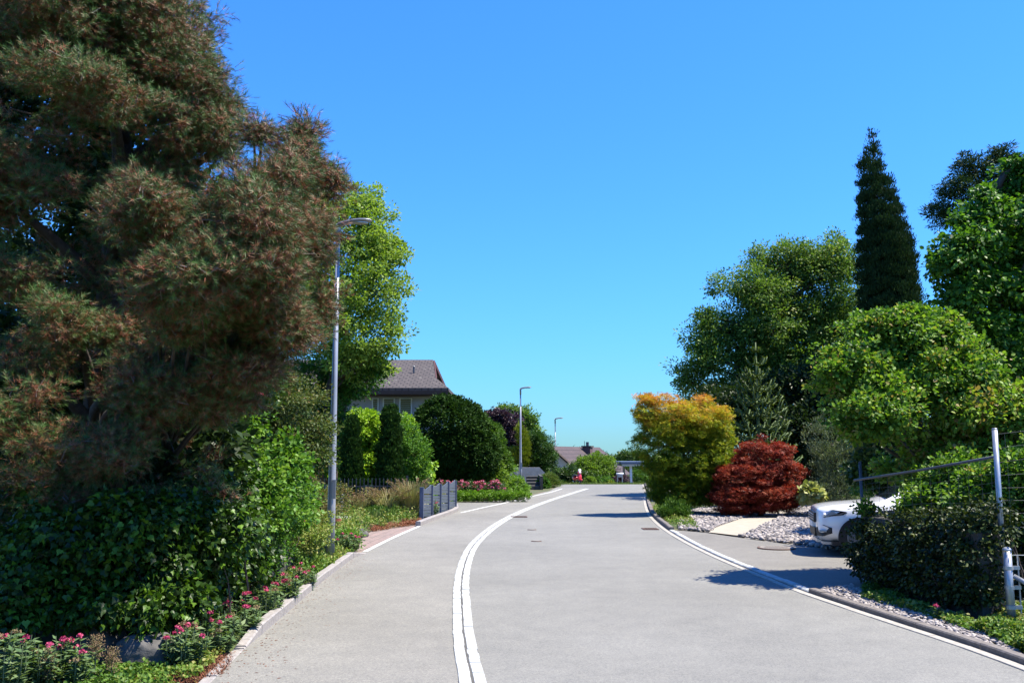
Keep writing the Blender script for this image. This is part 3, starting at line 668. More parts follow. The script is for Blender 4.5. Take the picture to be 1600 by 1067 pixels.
for (x, y), h, r in zip((p1, p2, p3), tops, (.020, .027, .027)):
    mb = MB(); mb.tube([(x, y, .3), (x, y, h)], r, 14); mb.tube([(x, y, h), (x, y, h + .012)], [r * 1.1, r * .8], 14); mb.build('post', M['galv'] if r > .025 else M['dark_steel'], t, True)
mb = MB(); a3 = W(1335, 750, 12.0); b3 = W(1558, 713, 9.35)
mb.tube([a3, (a3 + b3) / 2 + [0, 0, -.012], b3], .016, 10); mb.build('top_rail', M['dark_steel'], t, True)
mb = MB()
def lerp(a, b, s): return np.asarray(a) + (np.asarray(b) - np.asarray(a)) * s
for (A, B, za, zb_, n) in ((p1, p2, (.75, a3[2]), (.9, b3[2]), 9), (p2, p3, (.9, 1.85), (1.0, 2.05), 8)):
    for j in range(n):
        f = j / (n - 1); z0, z1 = za[0] + (za[1] - za[0]) * f, zb_[0] + (zb_[1] - zb_[0]) * f
        pts = [(*lerp(A, B, s), z0 + (z1 - z0) * s + .012 * math.sin(s * 9 + j)) for s in np.linspace(0, 1, 7)]; mb.tube(pts, .0013, 4, False)
    Lq = np.linalg.norm(np.array(B) - np.array(A))
    for i in range(int(Lq / .17)):
        s = (i + .5) / int(Lq / .17); q = lerp(A, B, s); z0 = za[0] + (zb_[0] - za[0]) * s; z1 = za[1] + (zb_[1] - za[1]) * s
        k = random.uniform(-.02, .02); mb.tube([(q[0], q[1], z0), (q[0] + k, q[1], (z0 + z1) / 2), (q[0], q[1], z1)], .0013, 4, False)
mb.build('wire_mesh', M['dark_steel'], t)
gp = W(1580, 958, 9.1)
t = thing('gate_post', (gp[0], gp[1], 0), 'galvanised steel gate post with clamps at the right edge', 'post')
gx, gy = gp[0], gp[1]
mb = MB(); mb.tube([(gx, gy, -.05), (gx, gy, .72)], .040, 18); mb.build('post', M['galv'], t, True)
mb = MB(); mb.tube([(gx, gy, .70), (gx, gy, .72), (gx, gy, .74)], [.046, .044, .02], 18); mb.build('cap', M['galv'], t, True)
for z in (.52, .33, .14):
    mb = MB(); mb.tube([(gx, gy, z), (gx, gy, z + .035)], .048, 18); mb.box((gx + .04, gy - .015, z), (gx + .11, gy + .015, z + .035)); mb.build('clamp', M['galv'], t)
mb = MB(); mb.tube([(gx + .045, gy, .46), (gx + .55, gy - .25, .12)], .024, 12); mb.build('brace', M['galv'], t, True)
mb = MB(); mb.tube([(gx + .05, gy, .66), (gx + .8, gy - .3, .68)], .004, 6); mb.tube([(gx + .1, gy, .06), (gx + .1, gy, .66)], .008, 6); mb.build('wire', M['galv'], t)

# concrete retaining wall and steps beyond
wl = W(842, 757, 49.0)
t = thing('concrete_wall', (W(815, 765, 49)[0], 49, 0), 'grey concrete retaining wall with chamfered top behind the middle lamp', 'wall')
x0, x1, x2 = W(790, 700, 48.9)[0], W(843, 700, 48.9)[0], W(853, 700, 48.9)[0]; zt = W(0, 730, 48.9)[2]; z2 = W(0, 740, 48.9)[2]
prof = [(x0, -.2), (x2, -.2), (x2, z2), (x1, zt), (x0, zt)]; n = 5
V = [(x, 48.9, z) for x, z in prof] + [(x, 49.15, z) for x, z in prof]
mesh_obj('wall_face', V, [tuple(range(n)), tuple(range(n, 2 * n))[::-1]] + [(i, n + i, n + (i + 1) % n, (i + 1) % n) for i in range(n)], M['concrete'], t)
t = thing('garden_steps', (W(833, 770, 44)[0], 45, 0), 'short flight of grey concrete garden steps in front of the retaining wall', 'steps')
sx0, sx1 = W(823, 700, 45)[0], W(842.5, 700, 45)[0]
for i in range(4): MB().box((sx0, 43.6 + .9 * i, -.05), (sx1, 44.5 + .9 * i - (.003), .03 + .13 * (i + 1))).build('step', M['concrete_dk'], t)  # dark concrete puts the shade of the step tops into the colour
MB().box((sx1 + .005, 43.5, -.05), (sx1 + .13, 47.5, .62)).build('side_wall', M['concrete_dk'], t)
# ================================================================== HOUSES
def uv_roof(o):
    me = o.data; uv = me.uv_layers.new(name='UVMap')
    for p in me.polygons:
        n = p.normal; a = Vector((0, 0, 1)).cross(n); a = a.normalized() if a.length > .01 else Vector((1, 0, 0)); b = n.cross(a)
        for li in p.loop_indices: co = me.vertices[me.loops[li].vertex_index].co; uv.data[li].uv = (co.dot(a), co.dot(b))
def slab(V4, th):
    """thick roof plane from a planar polygon (top face given), offset downwards"""
    n = len(V4); V = [tuple(v) for v in V4] + [(v[0], v[1], v[2] - th) for v in V4]
    return V, [tuple(range(n)), tuple(range(n, 2 * n))[::-1]] + [(i, n + i, n + (i + 1) % n, (i + 1) % n)[::-1] for i in range(n)]
# house on the left, hipped roof with a small gable
Y0 = 42.0
ez = W(0, 606, Y0 - .9)[2]; rz_ = W(0, 562, 46)[2]
ex1 = W(706, 606, Y0 - .9)[0] - .15; gx_ = W(669, 562, 46)[0]; ex0 = -13.0
h = thing('house', (-7, 42, 0), 'house with grey brown hipped roof and olive blinds behind the clipped yew', 'house')
yf, yb, yr = Y0 - .9, 51.0, 46.0
gz = ez + .62; gyo = (rz_ - gz) / (rz_ - ez) * (yr - yf)        # gable foot half depth
gfx = ex1 - .75
A = (ex0, yf, ez); B = (ex1, yf, ez); C_ = (gfx, yr - gyo, gz); D = (gx_ + .25, yr, rz_); Dl = (ex0, yr, rz_)
Cb = (gfx, yr + gyo, gz); Bb = (ex1, yb, ez); Ab = (ex0, yb, ez)
o = mesh_obj('roof', *slab([A, B, C_, D, Dl], .16), M['roof1'], h); uv_roof(o)
o2 = mesh_obj('roof', *slab([Ab, Dl, D, Cb, Bb], .16), M['roof1'], h); uv_roof(o2)
o3 = mesh_obj('roof', *slab([B, Bb, Cb, C_], .15), M['roof1'], h); uv_roof(o3)
gxx = gfx - .55
g = mesh_obj('gable', [(gxx, yr - gyo + .1, gz), (gxx, yr + gyo - .1, gz), (gxx, yr, rz_ - .22)], [(0, 1, 2)], M['wood_dark'], h)
mb = MB(); mb.add([(gxx + .03, yr - .75, gz + .05), (gxx + .03, yr + .75, gz + .05), (gxx + .03, yr, gz + .9)], [(0, 1, 2)]); gw = mb.build('gable_window', M['glass'], h)
mb = MB()
for p, q in (((gxx + .05, yr - .8, gz + .02), (gxx + .05, yr, gz + .97)), ((gxx + .05, yr + .8, gz + .02), (gxx + .05, yr, gz + .97)), ((gxx + .05, yr, gz), (gxx + .05, yr, gz + .9)), ((gxx + .05, yr - .8, gz + .02), (gxx + .05, yr + .8, gz + .02))): mb.tube([p, q], .045, 4)
mb.build('frame', M['tin'], gw)
mb = MB()
for s in (-1, 1):
    p = np.array([gfx + .02, yr + s * (gyo + .05), gz - .03]); q = np.array([gx_ + .28, yr, rz_ - .03]); u = np.array([.06, 0, 0]); v = np.array([0, 0, -.2])
    mb.add([p, q, q + v, p + v, p + u, q + u, q + u + v, p + u + v], [(0, 1, 2, 3), (7, 6, 5, 4), (0, 4, 5, 1), (3, 2, 6, 7), (0, 3, 7, 4), (1, 5, 6, 2)])
mb.build('barge_board', M['wood_red'], h)
mb = MB(); mb.box((ex0, yf - .10, ez - .30), (ex1 + .02, yf - .005, ez - .13)); mb.build('gutter', M['wood_dark'], h)
mb = MB(); mb.box((ex0, yf + .03, ez - .34), (ex1 - .05, Y0 - .01, ez - .24)); mb.box((ex1 - .9, Y0, ez - .34), (ex1 - .05, 50.3, ez - .24)); mb.build('soffit', M['wood_dark'], h)
wx1 = ex1 - .85
mb = MB(); mb.box((ex0 + .5, Y0, -.1), (wx1, 50.3, ez - .25)); mb.build('wall', M['grey_wall'], h)
zb0, zb1 = 1.8, ez - .45
for a, b in ((581, 589.5), (598, 615), (624, 642)):
    xa, xb = W(a, 700, Y0)[0], W(b, 700, Y0)[0]
    wdw = MB().box((xa - .03, Y0 - .05, zb0 - .05), (xb + .03, Y0 + .02, zb1 + .04)).build('window', M['white_wall'], h)
    bl = MB()
    for k in range(26): z = zb0 + (zb1 - zb0) * k / 26; bl.box((xa + .03, Y0 - .085, z), (xb - .03, Y0 - .052, z + (zb1 - zb0) / 26 - .012))
    bl.build('blind', M['blind'], wdw)
vx = W(645, 700, 43.5)[0]; zz = ez + (43.5 - yf) / (yr - yf) * (rz_ - ez)
mb = MB(); mb.tube([(vx, 43.5, zz - .1), (vx, 43.5, zz + .32)], .045, 8); mb.tube([(vx, 43.5, zz + .32), (vx, 43.5, zz + .38)], [.08, .03], 8); mb.build('vent_pipe', M['dark_steel'], h)
# far house with chimney and dormer
hr = W(866, 697, 62); rd = np.array([.40, .917, 0]); pdv = np.array([.917, -.40, 0])
gnd = tz(62) - .2
h2 = thing('house', (hr[0], hr[1], gnd), 'white gabled house with brown tiled roof and chimney beyond the crest', 'house')
Lh, hw, dr = 10.0, 4.8, 3.9
def hp(u, v, z): return hr + rd * u + pdv * v + np.array([0, 0, z])
o = mesh_obj('roof', *slab([hp(-.5, 0, 0), hp(-.5, hw + .3, -dr - .25), hp(Lh, hw + .3, -dr - .25), hp(Lh, 0, 0)], .14), M['roof2'], h2); uv_roof(o)
o = mesh_obj('roof', *slab([hp(-.5, 0, 0), hp(Lh, 0, 0), hp(Lh, -hw - .3, -dr - .25), hp(-.5, -hw - .3, -dr - .25)], .14), M['roof2'], h2); uv_roof(o)
zg = gnd - 4; pts = [(0, -hw + .1), (0, hw - .1)]
V = [hp(0, -hw + .2, -dr - .1), hp(0, 0, -.18), hp(0, hw - .2, -dr - .1), hp(0, hw - .2, zg - hr[2]), hp(0, -hw + .2, zg - hr[2])]
V += [v + rd * (Lh - .3) for v in V]
mesh_obj('wall', V, [(0, 1, 2, 3, 4)[::-1], (5, 6, 7, 8, 9), (2, 7, 8, 3)[::-1], (0, 4, 9, 5)[::-1]], M['white_wall'], h2)
mb = MB()
for s in (-1, 1): mb.tube([hp(-.52, 0, -.12), hp(-.52, s * (hw + .3), -dr - .37)], .10, 4)
mb.build('barge_board', M['wood_dark'], h2)
V = [hp(-.03, v, z) for v, z in ((.05, -2.0), (.75, -2.0), (.75, -3.1), (.05, -3.1))]
wn = mesh_obj('window', V + [v - rd * .04 for v in V], [(0, 1, 2, 3), (4, 5, 6, 7), (0, 4, 5, 1), (1, 5, 6, 2), (2, 6, 7, 3), (3, 7, 4, 0)], M['glass'], h2)
cb = hp(5.5, .8, 0); cz = W(0, 698.5, cb[1])[2]
cx_ = W(918, 700, cb[1])[0]
ch = MB().box((cx_ - .30, cb[1] - .3, -2.2), (cx_ + .30, cb[1] + .3, cz), rz=-.4).build('chimney', M['brick_brown'], h2)
MB().box((cx_ - .37, cb[1] - .37, cz + .002), (cx_ + .37, cb[1] + .37, cz + .10), rz=-.4).build('cap', M['concrete_dk'], ch)
mb = MB(); mb.tube([(cx_, cb[1], cz + .1), (cx_, cb[1], cz + .38)], .11, 10); mb.tube([(cx_ - .22, cb[1], cz + .1), (cx_ - .22, cb[1], cz + .45)], .02, 6); mb.build('flue', M['dark_steel'], ch)
# dormer
d0 = 1.6; dl = 3.2
dv_ = [hp(d0, .9, -.75), hp(d0 + dl, .9, -.75), hp(d0 + dl, 3.3, -1.55), hp(d0, 3.3, -1.55)]
dm = mesh_obj('dormer', *slab(dv_, .12), M['roof2'], h2); uv_roof(dm)
V = [hp(d0 + .15, 3.0, -1.6), hp(d0 + dl - .15, 3.0, -1.6), hp(d0 + dl - .15, 3.0, -2.6), hp(d0 + .15, 3.0, -2.6), hp(d0 + .15, 1.2, -1.0), hp(d0 + dl - .15, 1.2, -1.0)]
mesh_obj('dormer_wall', V, [(0, 1, 2, 3), (0, 3, 4), (1, 5, 2)], M['wood_dark'], h2)

# carport beyond the crest
Yc = 60; cl = W(963, 724, Yc); zt_ = cl[2]; gz_ = tz(Yc)
t = thing('carport', (cl[0], Yc, gz_), 'flat roofed carport with grey fascia and white posts beyond the crest', 'carport')
MB().box((cl[0], Yc - 2.6, zt_ - .02), (cl[0] + 7, Yc + 3, zt_ + .14)).build('roof', M['slate'], t)
MB().box((cl[0] + .08, Yc - 2.5, zt_ - .14), (cl[0] + 6.9, Yc + 2.9, zt_ - .022)).build('ceiling', M['white_wall'], t)
for x, y in ((W(985, 700, Yc - 2.2)[0], Yc - 2.2), (cl[0] + 4.5, Yc - 2.2), (cl[0] + .8, Yc + 2.5)): MB().box((x - .075, y - .075, tz(y) - .1), (x + .075, y + .075, zt_ - .142)).build('post', M['tin'], t)
# letter box on two posts
Yl = 53.5; lx = W(968.5, 700, Yl)[0]; zl = tz(Yl)
t = thing('letter_box', (lx, Yl, zl), 'pale grey letter box on two posts in front of the carport', 'letter box')
for s in (-.17, .12): MB().box((lx + s - .03, Yl - .02, zl), (lx + s + .03, Yl + .02, zl + .66)).build('post', M['galv'], t)
V = MB(); V.box((lx - .14, Yl - .14, zl + .48), (lx + .12, Yl + .12, zl + .66)); V.build('box', M['galv'], t, bevel=.01)
mb = MB(); mb.tube([(lx - .23, Yl, zl + .67), (lx + .19, Yl, zl + .67)], .06, 12); mb.build('hood', M['tin'], t, True)
# red motor scooter beyond the crest (seen from its front)
Ys = 52.6; sx = W(901, 700, Ys)[0]; sz_ = tz(Ys)
t = thing('motor_scooter', (sx, Ys, sz_), 'small red and white scooter parked before the dark hedge at the crest', 'scooter', rz=R(205))
def ell(mb, c, r, n=12, m=8, rot=0):
    V = []; Fq = []
    for i in range(m + 1):
        a = math.pi * i / m
        for k in range(n): b = 6.283 * k / n; x, y, z = r[0] * math.sin(a) * math.cos(b), r[1] * math.sin(a) * math.sin(b), r[2] * math.cos(a); V.append((c[0] + x * math.cos(rot) + z * math.sin(rot), c[1] + y, c[2] - x * math.sin(rot) + z * math.cos(rot)))
    for i in range(m):
        for k in range(n): Fq.append((i * n + k, (i + 1) * n + k, (i + 1) * n + (k + 1) % n, i * n + (k + 1) % n))
    mb.add(V, Fq)
mb = MB()
for yy in (-.45, .48):
    mb = MB(); mb.tube([(.045 * s, yy, .20) for s in (-1, 1)], .17, 18); w_ = mb.build('wheel', M['tyre'], t, True, world=False)
    mb = MB(); mb.tube([(.05 * s, yy, .20) for s in (-1, 1)], .09, 14); mb.build('rim', M['rim'], w_, True, world=False)
mb = MB(); ell(mb, (0, .55, .36), (.085, .24, .08)); mb.build('front_fender', M['red_paint'], t, True, world=False)
mb = MB(); ell(mb, (0, .38, .55), (.19, .07, .27)); mb.build('leg_shield', M['red_paint'], t, True, world=False)
mb = MB(); ell(mb, (0, -.30, .48), (.15, .36, .17)); mb.build('body', M['red_paint'], t, True, world=False)
mb = MB(); ell(mb, (0, -.28, .66), (.13, .32, .06)); mb.build('seat', M['black_plastic'], t, True, world=False)
mb = MB(); ell(mb, (0, .36, .86), (.16, .12, .11)); mb.build('handlebar_cowl', M['red_paint'], t, True, world=False)
mb = MB(); ell(mb, (0, .45, .88), (.09, .06, .08)); mb.build('headlight', M['tin'], t, True, world=False)
mb = MB(); mb.tube([(-.32, .30, .90), (0, .34, .86), (.32, .30, .90)], .018, 8); mb.build('handlebar', M['black_plastic'], t, True, world=False)
mb = MB(); mb.box((-.12, -.05, .26), (.12, .36, .30)); mb.build('footboard', M['black_plastic'], t, world=False)
mb = MB(); ell(mb, (0, .42, 1.03), (.13, .015, .12)); mb.build('windscreen', M['tin'], t, True, world=False); t.scale = (.8, .8, .8)

# ================================================================== CARS
def make_car(loc, rz, paint, label, scale=.88):
    t = thing('parked_car', loc, label, 'car', rz=rz)
    # local frame: nose at x=0, tail +x, y across
    secs = [  # x, half width sill/belt/top, z bottom, z belt, z shoulder, z roof
        (.00, .58, .64, .52, .34, .62, .80, .84), (.05, .70, .78, .62, .27, .64, .84, .88), (.18, .80, .86, .66, .23, .68, .88, .915),
        (.45, .87, .90, .68, .22, .74, .915, .955), (.90, .90, .915, .70, .22, .80, .945, .99), (1.22, .90, .915, .70, .22, .84, .97, 1.02),
        (1.45, .90, .915, .66, .22, .88, 1.02, 1.16), (1.95, .90, .915, .60, .22, .90, 1.08, 1.48), (2.7, .90, .915, .60, .22, .92, 1.10, 1.56),
        (3.5, .90, .915, .58, .22, .95, 1.13, 1.53), (4.0, .88, .90, .54, .25, .97, 1.12, 1.40), (4.25, .82, .85, .50, .30, .90, 1.0, 1.10), (4.32, .70, .72, .45, .38, .80, .9, .98)]
    V = []; Fq = []
    for x, ws, wb_, wt, z0, zb, zs, zr in secs:
        half = [(0, z0), (ws * .7, z0), (ws, z0 + .08), (wb_, (z0 + zb) / 2), (wb_ * 1.0, zb), (wb_ * .93, zs), (wt, (zr * .93 + zs * .07) if zr > 1.1 else zr - .006), (wt * .6, zr + .0), (0, zr + .015)]
        ring = [(y, z) for y, z in half] + [(-y, z) for y, z in half[-2:0:-1]]
        V += [(x, y, z) for y, z in ring]
    n = 16
    for i in range(len(secs) - 1):
        for k in range(n): Fq.append((i * n + k, (i + 1) * n + k, (i + 1) * n + (k + 1) % n, i * n + (k + 1) % n))
    Fq += [tuple(range(n)), tuple((len(secs) - 1) * n + k for k in range(n))[::-1]]
    body = mesh_obj('body', V, Fq, M[paint], t, True, world=False)
    md = body.modifiers.new('s', 'SUBSURF'); md.levels = 2; md.render_levels = 2
    def patch(name, pts, th, mat, parent=t, nrm=None):
        """thick plate on a 3D outline"""
        P = [Vector(p) for p in pts]; nn = Vector((0, 0, 0)); c = sum(P, Vector()) / len(P)
        for i in range(len(P)): nn += (P[i] - c).cross(P[(i + 1) % len(P)] - c)
        nn.normalize(); out = Vector((c.x - 2.2, c.y, c.z - .6))
        if nn.dot(out) < 0: nn = -nn
        m = len(P); VV = [p + nn * th for p in P] + [p - nn * .05 for p in P]
        return mesh_obj(name, VV, [tuple(range(m)), tuple(range(m, 2 * m))[::-1]] + [(i, (i + 1) % m, m + (i + 1) % m, m + i) for i in range(m)], mat, parent, False, world=False)
    patch('grille', [(-.01, -.50, .60), (-.01, .50, .60), (-.005, .54, .78), (-.005, -.54, .78)], .02, M['black_plastic'])
    mb = MB()
    for z in (.645, .69, .735): mb.box((-.045, -.50, z), (-.02, .50, z + .014))
    mb.build('grille_bars', M['silver'], t, world=False)
    patch('lower_grille', [(.0, -.46, .34), (.0, .46, .34), (-.0, .50, .50), (-.0, -.50, .50)], .02, M['black_plastic'])
    patch('number_plate', [(-.03, -.26, .50), (-.03, .26, .50), (-.03, .26, .60), (-.03, -.26, .60)], .01, M['tin'])
    for s in (-1, 1):
        hl = patch('headlight', [(.035, s * .585, .70), (.14, s * .80, .70), (.44, s * .905, .77), (.52, s * .895, .815), (.30, s * .84, .845), (.06, s * .62, .79)], .022, M['black_plastic'])
        patch('lens', [(.06, s * .64, .72), (.16, s * .80, .72), (.38, s * .895, .775), (.28, s * .85, .825), (.09, s * .67, .785)], .034, M['lens'], hl)
        mb = MB(); ell(mb, (.14, s * .80, .755), (.035, .035, .03)); mb.build('bulb', M['tin'], hl, True, world=False)
        fg = patch('fog_light_recess', [(.02, s * .60, .36), (.10, s * .78, .36), (.24, s * .865, .42), (.25, s * .87, .52), (.12, s * .81, .57), (.02, s * .62, .52)], .02, M['black_plastic'])
        mb = MB(); mb.box((.03, s * .79 - .05, .44), (.16, s * .79 + .05, .475)); mb.build('fog_light', M['silver'], fg, world=False)
        # wheels
        for x in (.74, 3.45):
            yy = s * .835
            mb = MB(); rr = [.22, .295, .315, .315, .295, .22]; ofs = [-.10, -.10, -.075, .075, .10, .10]
            mb.tube([(x, yy + o_ * s, .315) for o_ in ofs], rr, 32); wh = mb.build('wheel', M['tyre'], t, True, world=False)
            mb = MB(); mb.tube([(x, yy + s * .092, .335), (x, yy + s * .106, .335)], [.235, .225], 32)
            for k in range(5): a = 6.283 * k / 5; mb.box((x - .03, yy + s * .107 - .01, .335), (x + .03, yy + s * .107 + .012, .335 + .21)); 
            mb.build('rim', M['rim'], wh, world=False)
            # arch trim
            V = []; Fa = []; m = 18
            for k in range(m + 1):
                a = math.pi * (-.08 + 1.16 * k / m)
                for r_, yo in ((.347, .0), (.347, .02), (.39, .02), (.39, .0)): V.append((x + r_ * math.cos(a), s * (.915 + yo), .335 + r_ * math.sin(a)))
            for k in range(m):
                for q in range(4): Fa.append((k * 4 + q, k * 4 + (q + 1) % 4, (k + 1) * 4 + (q + 1) % 4, (k + 1) * 4 + q))
            mesh_obj('arch_trim', V, Fa, M['black_plastic'], t, False, world=False)
            mb = MB(); mb.tube([(x, s * .70, .335), (x, s * .922, .335)], .35, 28); mb.build('wheel_well_shade', M['black_plastic'], t, world=False)  # black disc stands in for the shaded hollow behind the wheel
        patch('side_window', [(1.75, s * .875, 1.10), (3.6, s * .875, 1.15), (3.3, s * .66, 1.46), (2.1, s * .66, 1.44)], .02, M['glass'])
        mb = MB(); ell(mb, (1.62, s * 1.0, 1.12), (.07, .10, .075)); mb.build('wing_mirror', M[paint], t, True, world=False)
    mb = MB(); mb.box((.10, -.70, .205), (.30, .70, .25)); mb.box((.02, -.42, .22), (.10, .42, .27)); mb.build('skid_plate', M['silver'], t, world=False)
    mb = MB(); mb.box((.25, -.86, .20), (.50, .86, .27)); mb.box((1.26, -.925, .22), (3.05, .925, .32)); mb.build('sill_trim', M['black_plastic'], t, world=False)
    V = [(1.27, -.62, 1.045), (1.27, .62, 1.045), (1.93, .52, 1.47), (1.93, -.52, 1.47)]
    patch('windscreen', V, .03, M['glass'])
    t.scale = (scale, scale, scale)
    return t
cz0 = 0
make_car((5.20, 15.75, -.0), R(-13), 'car_white', 'white crossover car parked nose out by the stone bed, headlight showing')
make_car((5.45, 13.55, -.0), R(-8), 'car_blue', 'dark blue car parked just behind the hedge, nearer than the white one')
# ================================================================== VEGETATION
def pine_template(n=20, seed=1):
    r = np.random.default_rng(seed); V = []; Fq = []; tt = []
    for i in range(n):
        y = (i + .5) / n * .85; a = i * 2.4; th = R(r.uniform(48, 85)) * (1.12 - .65 * y)
        d = np.array([math.cos(a) * math.sin(th), math.cos(th), math.sin(a) * math.sin(th)]); b = np.array([0, y * .8, 0]); l = r.uniform(.42, .62)
        sd = np.cross(d, [0.1, 1, .2]); sd = sd / np.linalg.norm(sd) * .024
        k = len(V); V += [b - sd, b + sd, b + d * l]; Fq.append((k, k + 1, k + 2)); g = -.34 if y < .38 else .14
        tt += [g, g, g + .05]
    # woody axis
    k = len(V); V += [np.array([-.03, -.5, 0]), np.array([.03, -.5, 0]), np.array([0, .8, 0])]; Fq.append((k, k + 1, k + 2)); tt += [-.6] * 3
    k = len(V); V += [np.array([0, -.5, -.03]), np.array([0, -.5, .03]), np.array([0, .8, 0])]; Fq.append((k, k + 1, k + 2)); tt += [-.6] * 3
    return np.array(V), np.array(Fq), np.array(tt)
PT = pine_template()
def pine(name, label, blobs, n, m, size, base, r0, cr=.19, twigs=900, mat='pine', tb=.70, shell=.45, group=None, nl=120, bark='bark', up=.2):
    t = thing(name, base, label, 'tree', group)
    P, D, C = clumps(blobs, n, shell, .3, gap=.9)
    off = rng.normal(size=(n, m, 3)); off = off / np.linalg.norm(off, axis=2, keepdims=True) * (rng.random((n, m, 1)) ** .5) * cr * rng.uniform(.6, 1.4, (n, 1, 1)); off[..., 2] *= .6
    Q = (P[:, None] + off).reshape(-1, 3); Dn = np.repeat(D[:, None], m, 1).reshape(-1, 3); O = norm(off.reshape(-1, 3))
    Y = O * 1.0 + Dn * .35 + rng.normal(size=Q.shape) * .4 + np.array([0, 0, up])
    ct = np.repeat((tb + rng.normal(size=(n, 1)) * .16), m, 1).ravel() + rng.normal(size=n * m) * .12
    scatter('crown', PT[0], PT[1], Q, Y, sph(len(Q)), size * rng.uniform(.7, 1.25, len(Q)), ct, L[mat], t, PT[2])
    skeleton(base, blobs, P, r0, t, M[bark], nl)
    # pale bare twigs reaching the shoots
    idx = rng.choice(len(Q), min(twigs, len(Q)), replace=False); a = Q[idx]; ci = P[idx // m]; mb = MB()
    for q, c in zip(a, ci):
        s = c + (c - q) * .3; mid = (s + q) / 2 + rng.normal(size=3) * .03 + [0, 0, -.03]; mb.tube([s, mid, q], [.006, .0045, .003], 3, False)
    mb.build('twigs', M['twig'], t)
    return t
A = [E(150, -190, 200, 190, 9.6, 1.3), E(60, 20, 150, 130, 9.2, 1.1), E(235, 40, 105, 120, 9.7, 1.1), E(285, 150, 85, 100, 9.8, .9), E(120, 170, 130, 90, 9.0, .9),
     E(20, 300, 100, 90, 8.8, .8), E(30, 430, 60, 60, 9.0, .6), E(250, 290, 90, 80, 9.6, .8), E(330, 230, 50, 70, 10, .6), E(130, 500, 85, 45, 8.6, .5),
     E(240, 560, 95, 55, 8.7, .55), E(20, 650, 85, 65, 8.2, .5), E(95, 690, 60, 40, 8.3, .4), E(320, 735, 26, 34, 8.8, .2), E(255, 655, 50, 40, 9.0, .4), E(60, 560, 70, 30, 9.2, .5), E(170, 770, 90, 45, 9.6, .5), E(30, 790, 60, 40, 9.4, .5), E(145, 425, 75, 60, 10, .45), E(200, 340, 60, 50, 9.4, .5), E(60, 755, 90, 40, 8.2, .4), E(190, 795, 80, 34, 8.4, .35), E(305, 790, 50, 34, 8.8, .3)]
A = [(c + np.array([0, .3, 0]), r * .75) for c, r in A[:4]] + split(A[4:12], 6, .45) + split(A[:4], 7, .42) + A[12:]
pine('pine_tree', 'huge dense pine with reddish brown inner needles filling the left edge', A, 2700, 26, .092, (*W(150, 700, 10.4)[:2], 0), .26, twigs=1500)
B = [E(400, 330, 80, 105, 7.8, .85), E(345, 430, 80, 90, 7.6, .85), E(455, 270, 42, 50, 8.2, .5), E(470, 208, 22, 30, 8.3, .3), E(512, 285, 22, 34, 8.6, .3), E(472, 380, 45, 65, 8.3, .5),
     E(435, 490, 70, 60, 8.1, .6), E(503, 480, 14, 50, 8.9, .2), E(380, 570, 80, 45, 8.2, .5), E(290, 470, 70, 85, 7.4, .8), E(400, 205, 14, 16, 8.3, .2), E(240, 620, 85, 50, 8.0, .4), E(330, 630, 60, 30, 8.3, .4), E(170, 700, 60, 40, 7.9, .35), E(385, 330, 70, 80, 7.2, .45), E(310, 415, 75, 75, 7.0, .5), E(250, 330, 60, 60, 7.3, .5), E(420, 420, 50, 60, 7.3, .45)]
B = split(B, 6, .44) + [(c + np.array([0, .2, 0]), r * .6) for c, r in B]
pine('pine_tree', 'lower brownish pine reaching right over the lamp pole from the huge pine', B, 2000, 26, .085, (*W(235, 700, 9.7)[:2], 0), .09, tb=.60, twigs=1800, nl=90)
# cones on the leaning branch tips are left to the twigs

# dark foliage added behind and inside the pines, standing in for their shaded interior
tree('shade_foliage', 'near black foliage added for the deep shade behind and inside the huge pine', 'tree', [E(60, 480, 190, 150, 13.5, 1.2), E(250, 560, 150, 150, 13.6, 1.2), E(90, 700, 180, 110, 13, 1), E(300, 720, 120, 80, 13, 1), E(200, 330, 70, 80, 13.5, 1), E(60, 200, 150, 120, 11.4, .8), E(230, 330, 110, 110, 11.3, .8), E(190, 110, 110, 90, 11.4, .8), E(80, 10, 140, 120, 11.4, .8), E(390, 430, 70, 70, 10.6, .6), E(330, 560, 80, 70, 10.6, .6), E(100, 560, 140, 80, 10.8, .6), E(110, 765, 140, 42, 9.3, .35), E(270, 755, 75, 55, 9.4, .35), E(330, 690, 40, 50, 9.8, .3)],
     4200, 24, .28, .13, L['shadeb'], r0=.2, gap=.25, tb=.05, nl=50)
tree('bright_shrub', 'bright green leafy shrub under the brown pine, left of the lamp', 'shrub', split([E(370, 700, 70, 70, 10.6, .5), E(430, 740, 60, 50, 10.8, .5), E(340, 640, 40, 50, 10.7, .4), E(455, 705, 30, 30, 11, .3), E(400, 790, 70, 50, 10.5, .5), E(330, 790, 50, 60, 10, .4), E(460, 790, 40, 40, 11.4, .4)], 5, .5),
     1000, 22, .12, .052, L['bright'], r0=.05, tpl=BROAD, tb=.5, tv=.35, gap=.9, lump=.3, nl=60, zmin=.05, bark='bark_grey')
tree('rounded_shrub', 'dull olive shrub with brownish tips between the pine and the lamp pole', 'shrub', [E(455, 650, 58, 60, 14, .7), E(420, 620, 50, 50, 13.6, .6), E(490, 690, 28, 45, 14.2, .4), E(450, 700, 50, 35, 13.8, .5)],
     900, 18, .14, .055, L['mixed'], r0=.06, tb=.25, tv=.3, nl=50)
tree('climbing_rose', 'climbing rose with pink blossoms tangled below the brown pine', 'rose', [E(350, 600, 60, 40, 11.0, .4), E(400, 600, 35, 35, 11.1, .3), E(320, 660, 40, 50, 10.8, .3)],
     240, 14, .11, .055, L['tree'], r0=.03, tpl=BROAD, tb=.6, nl=30)
rs = bpy.data.objects['climbing_rose']
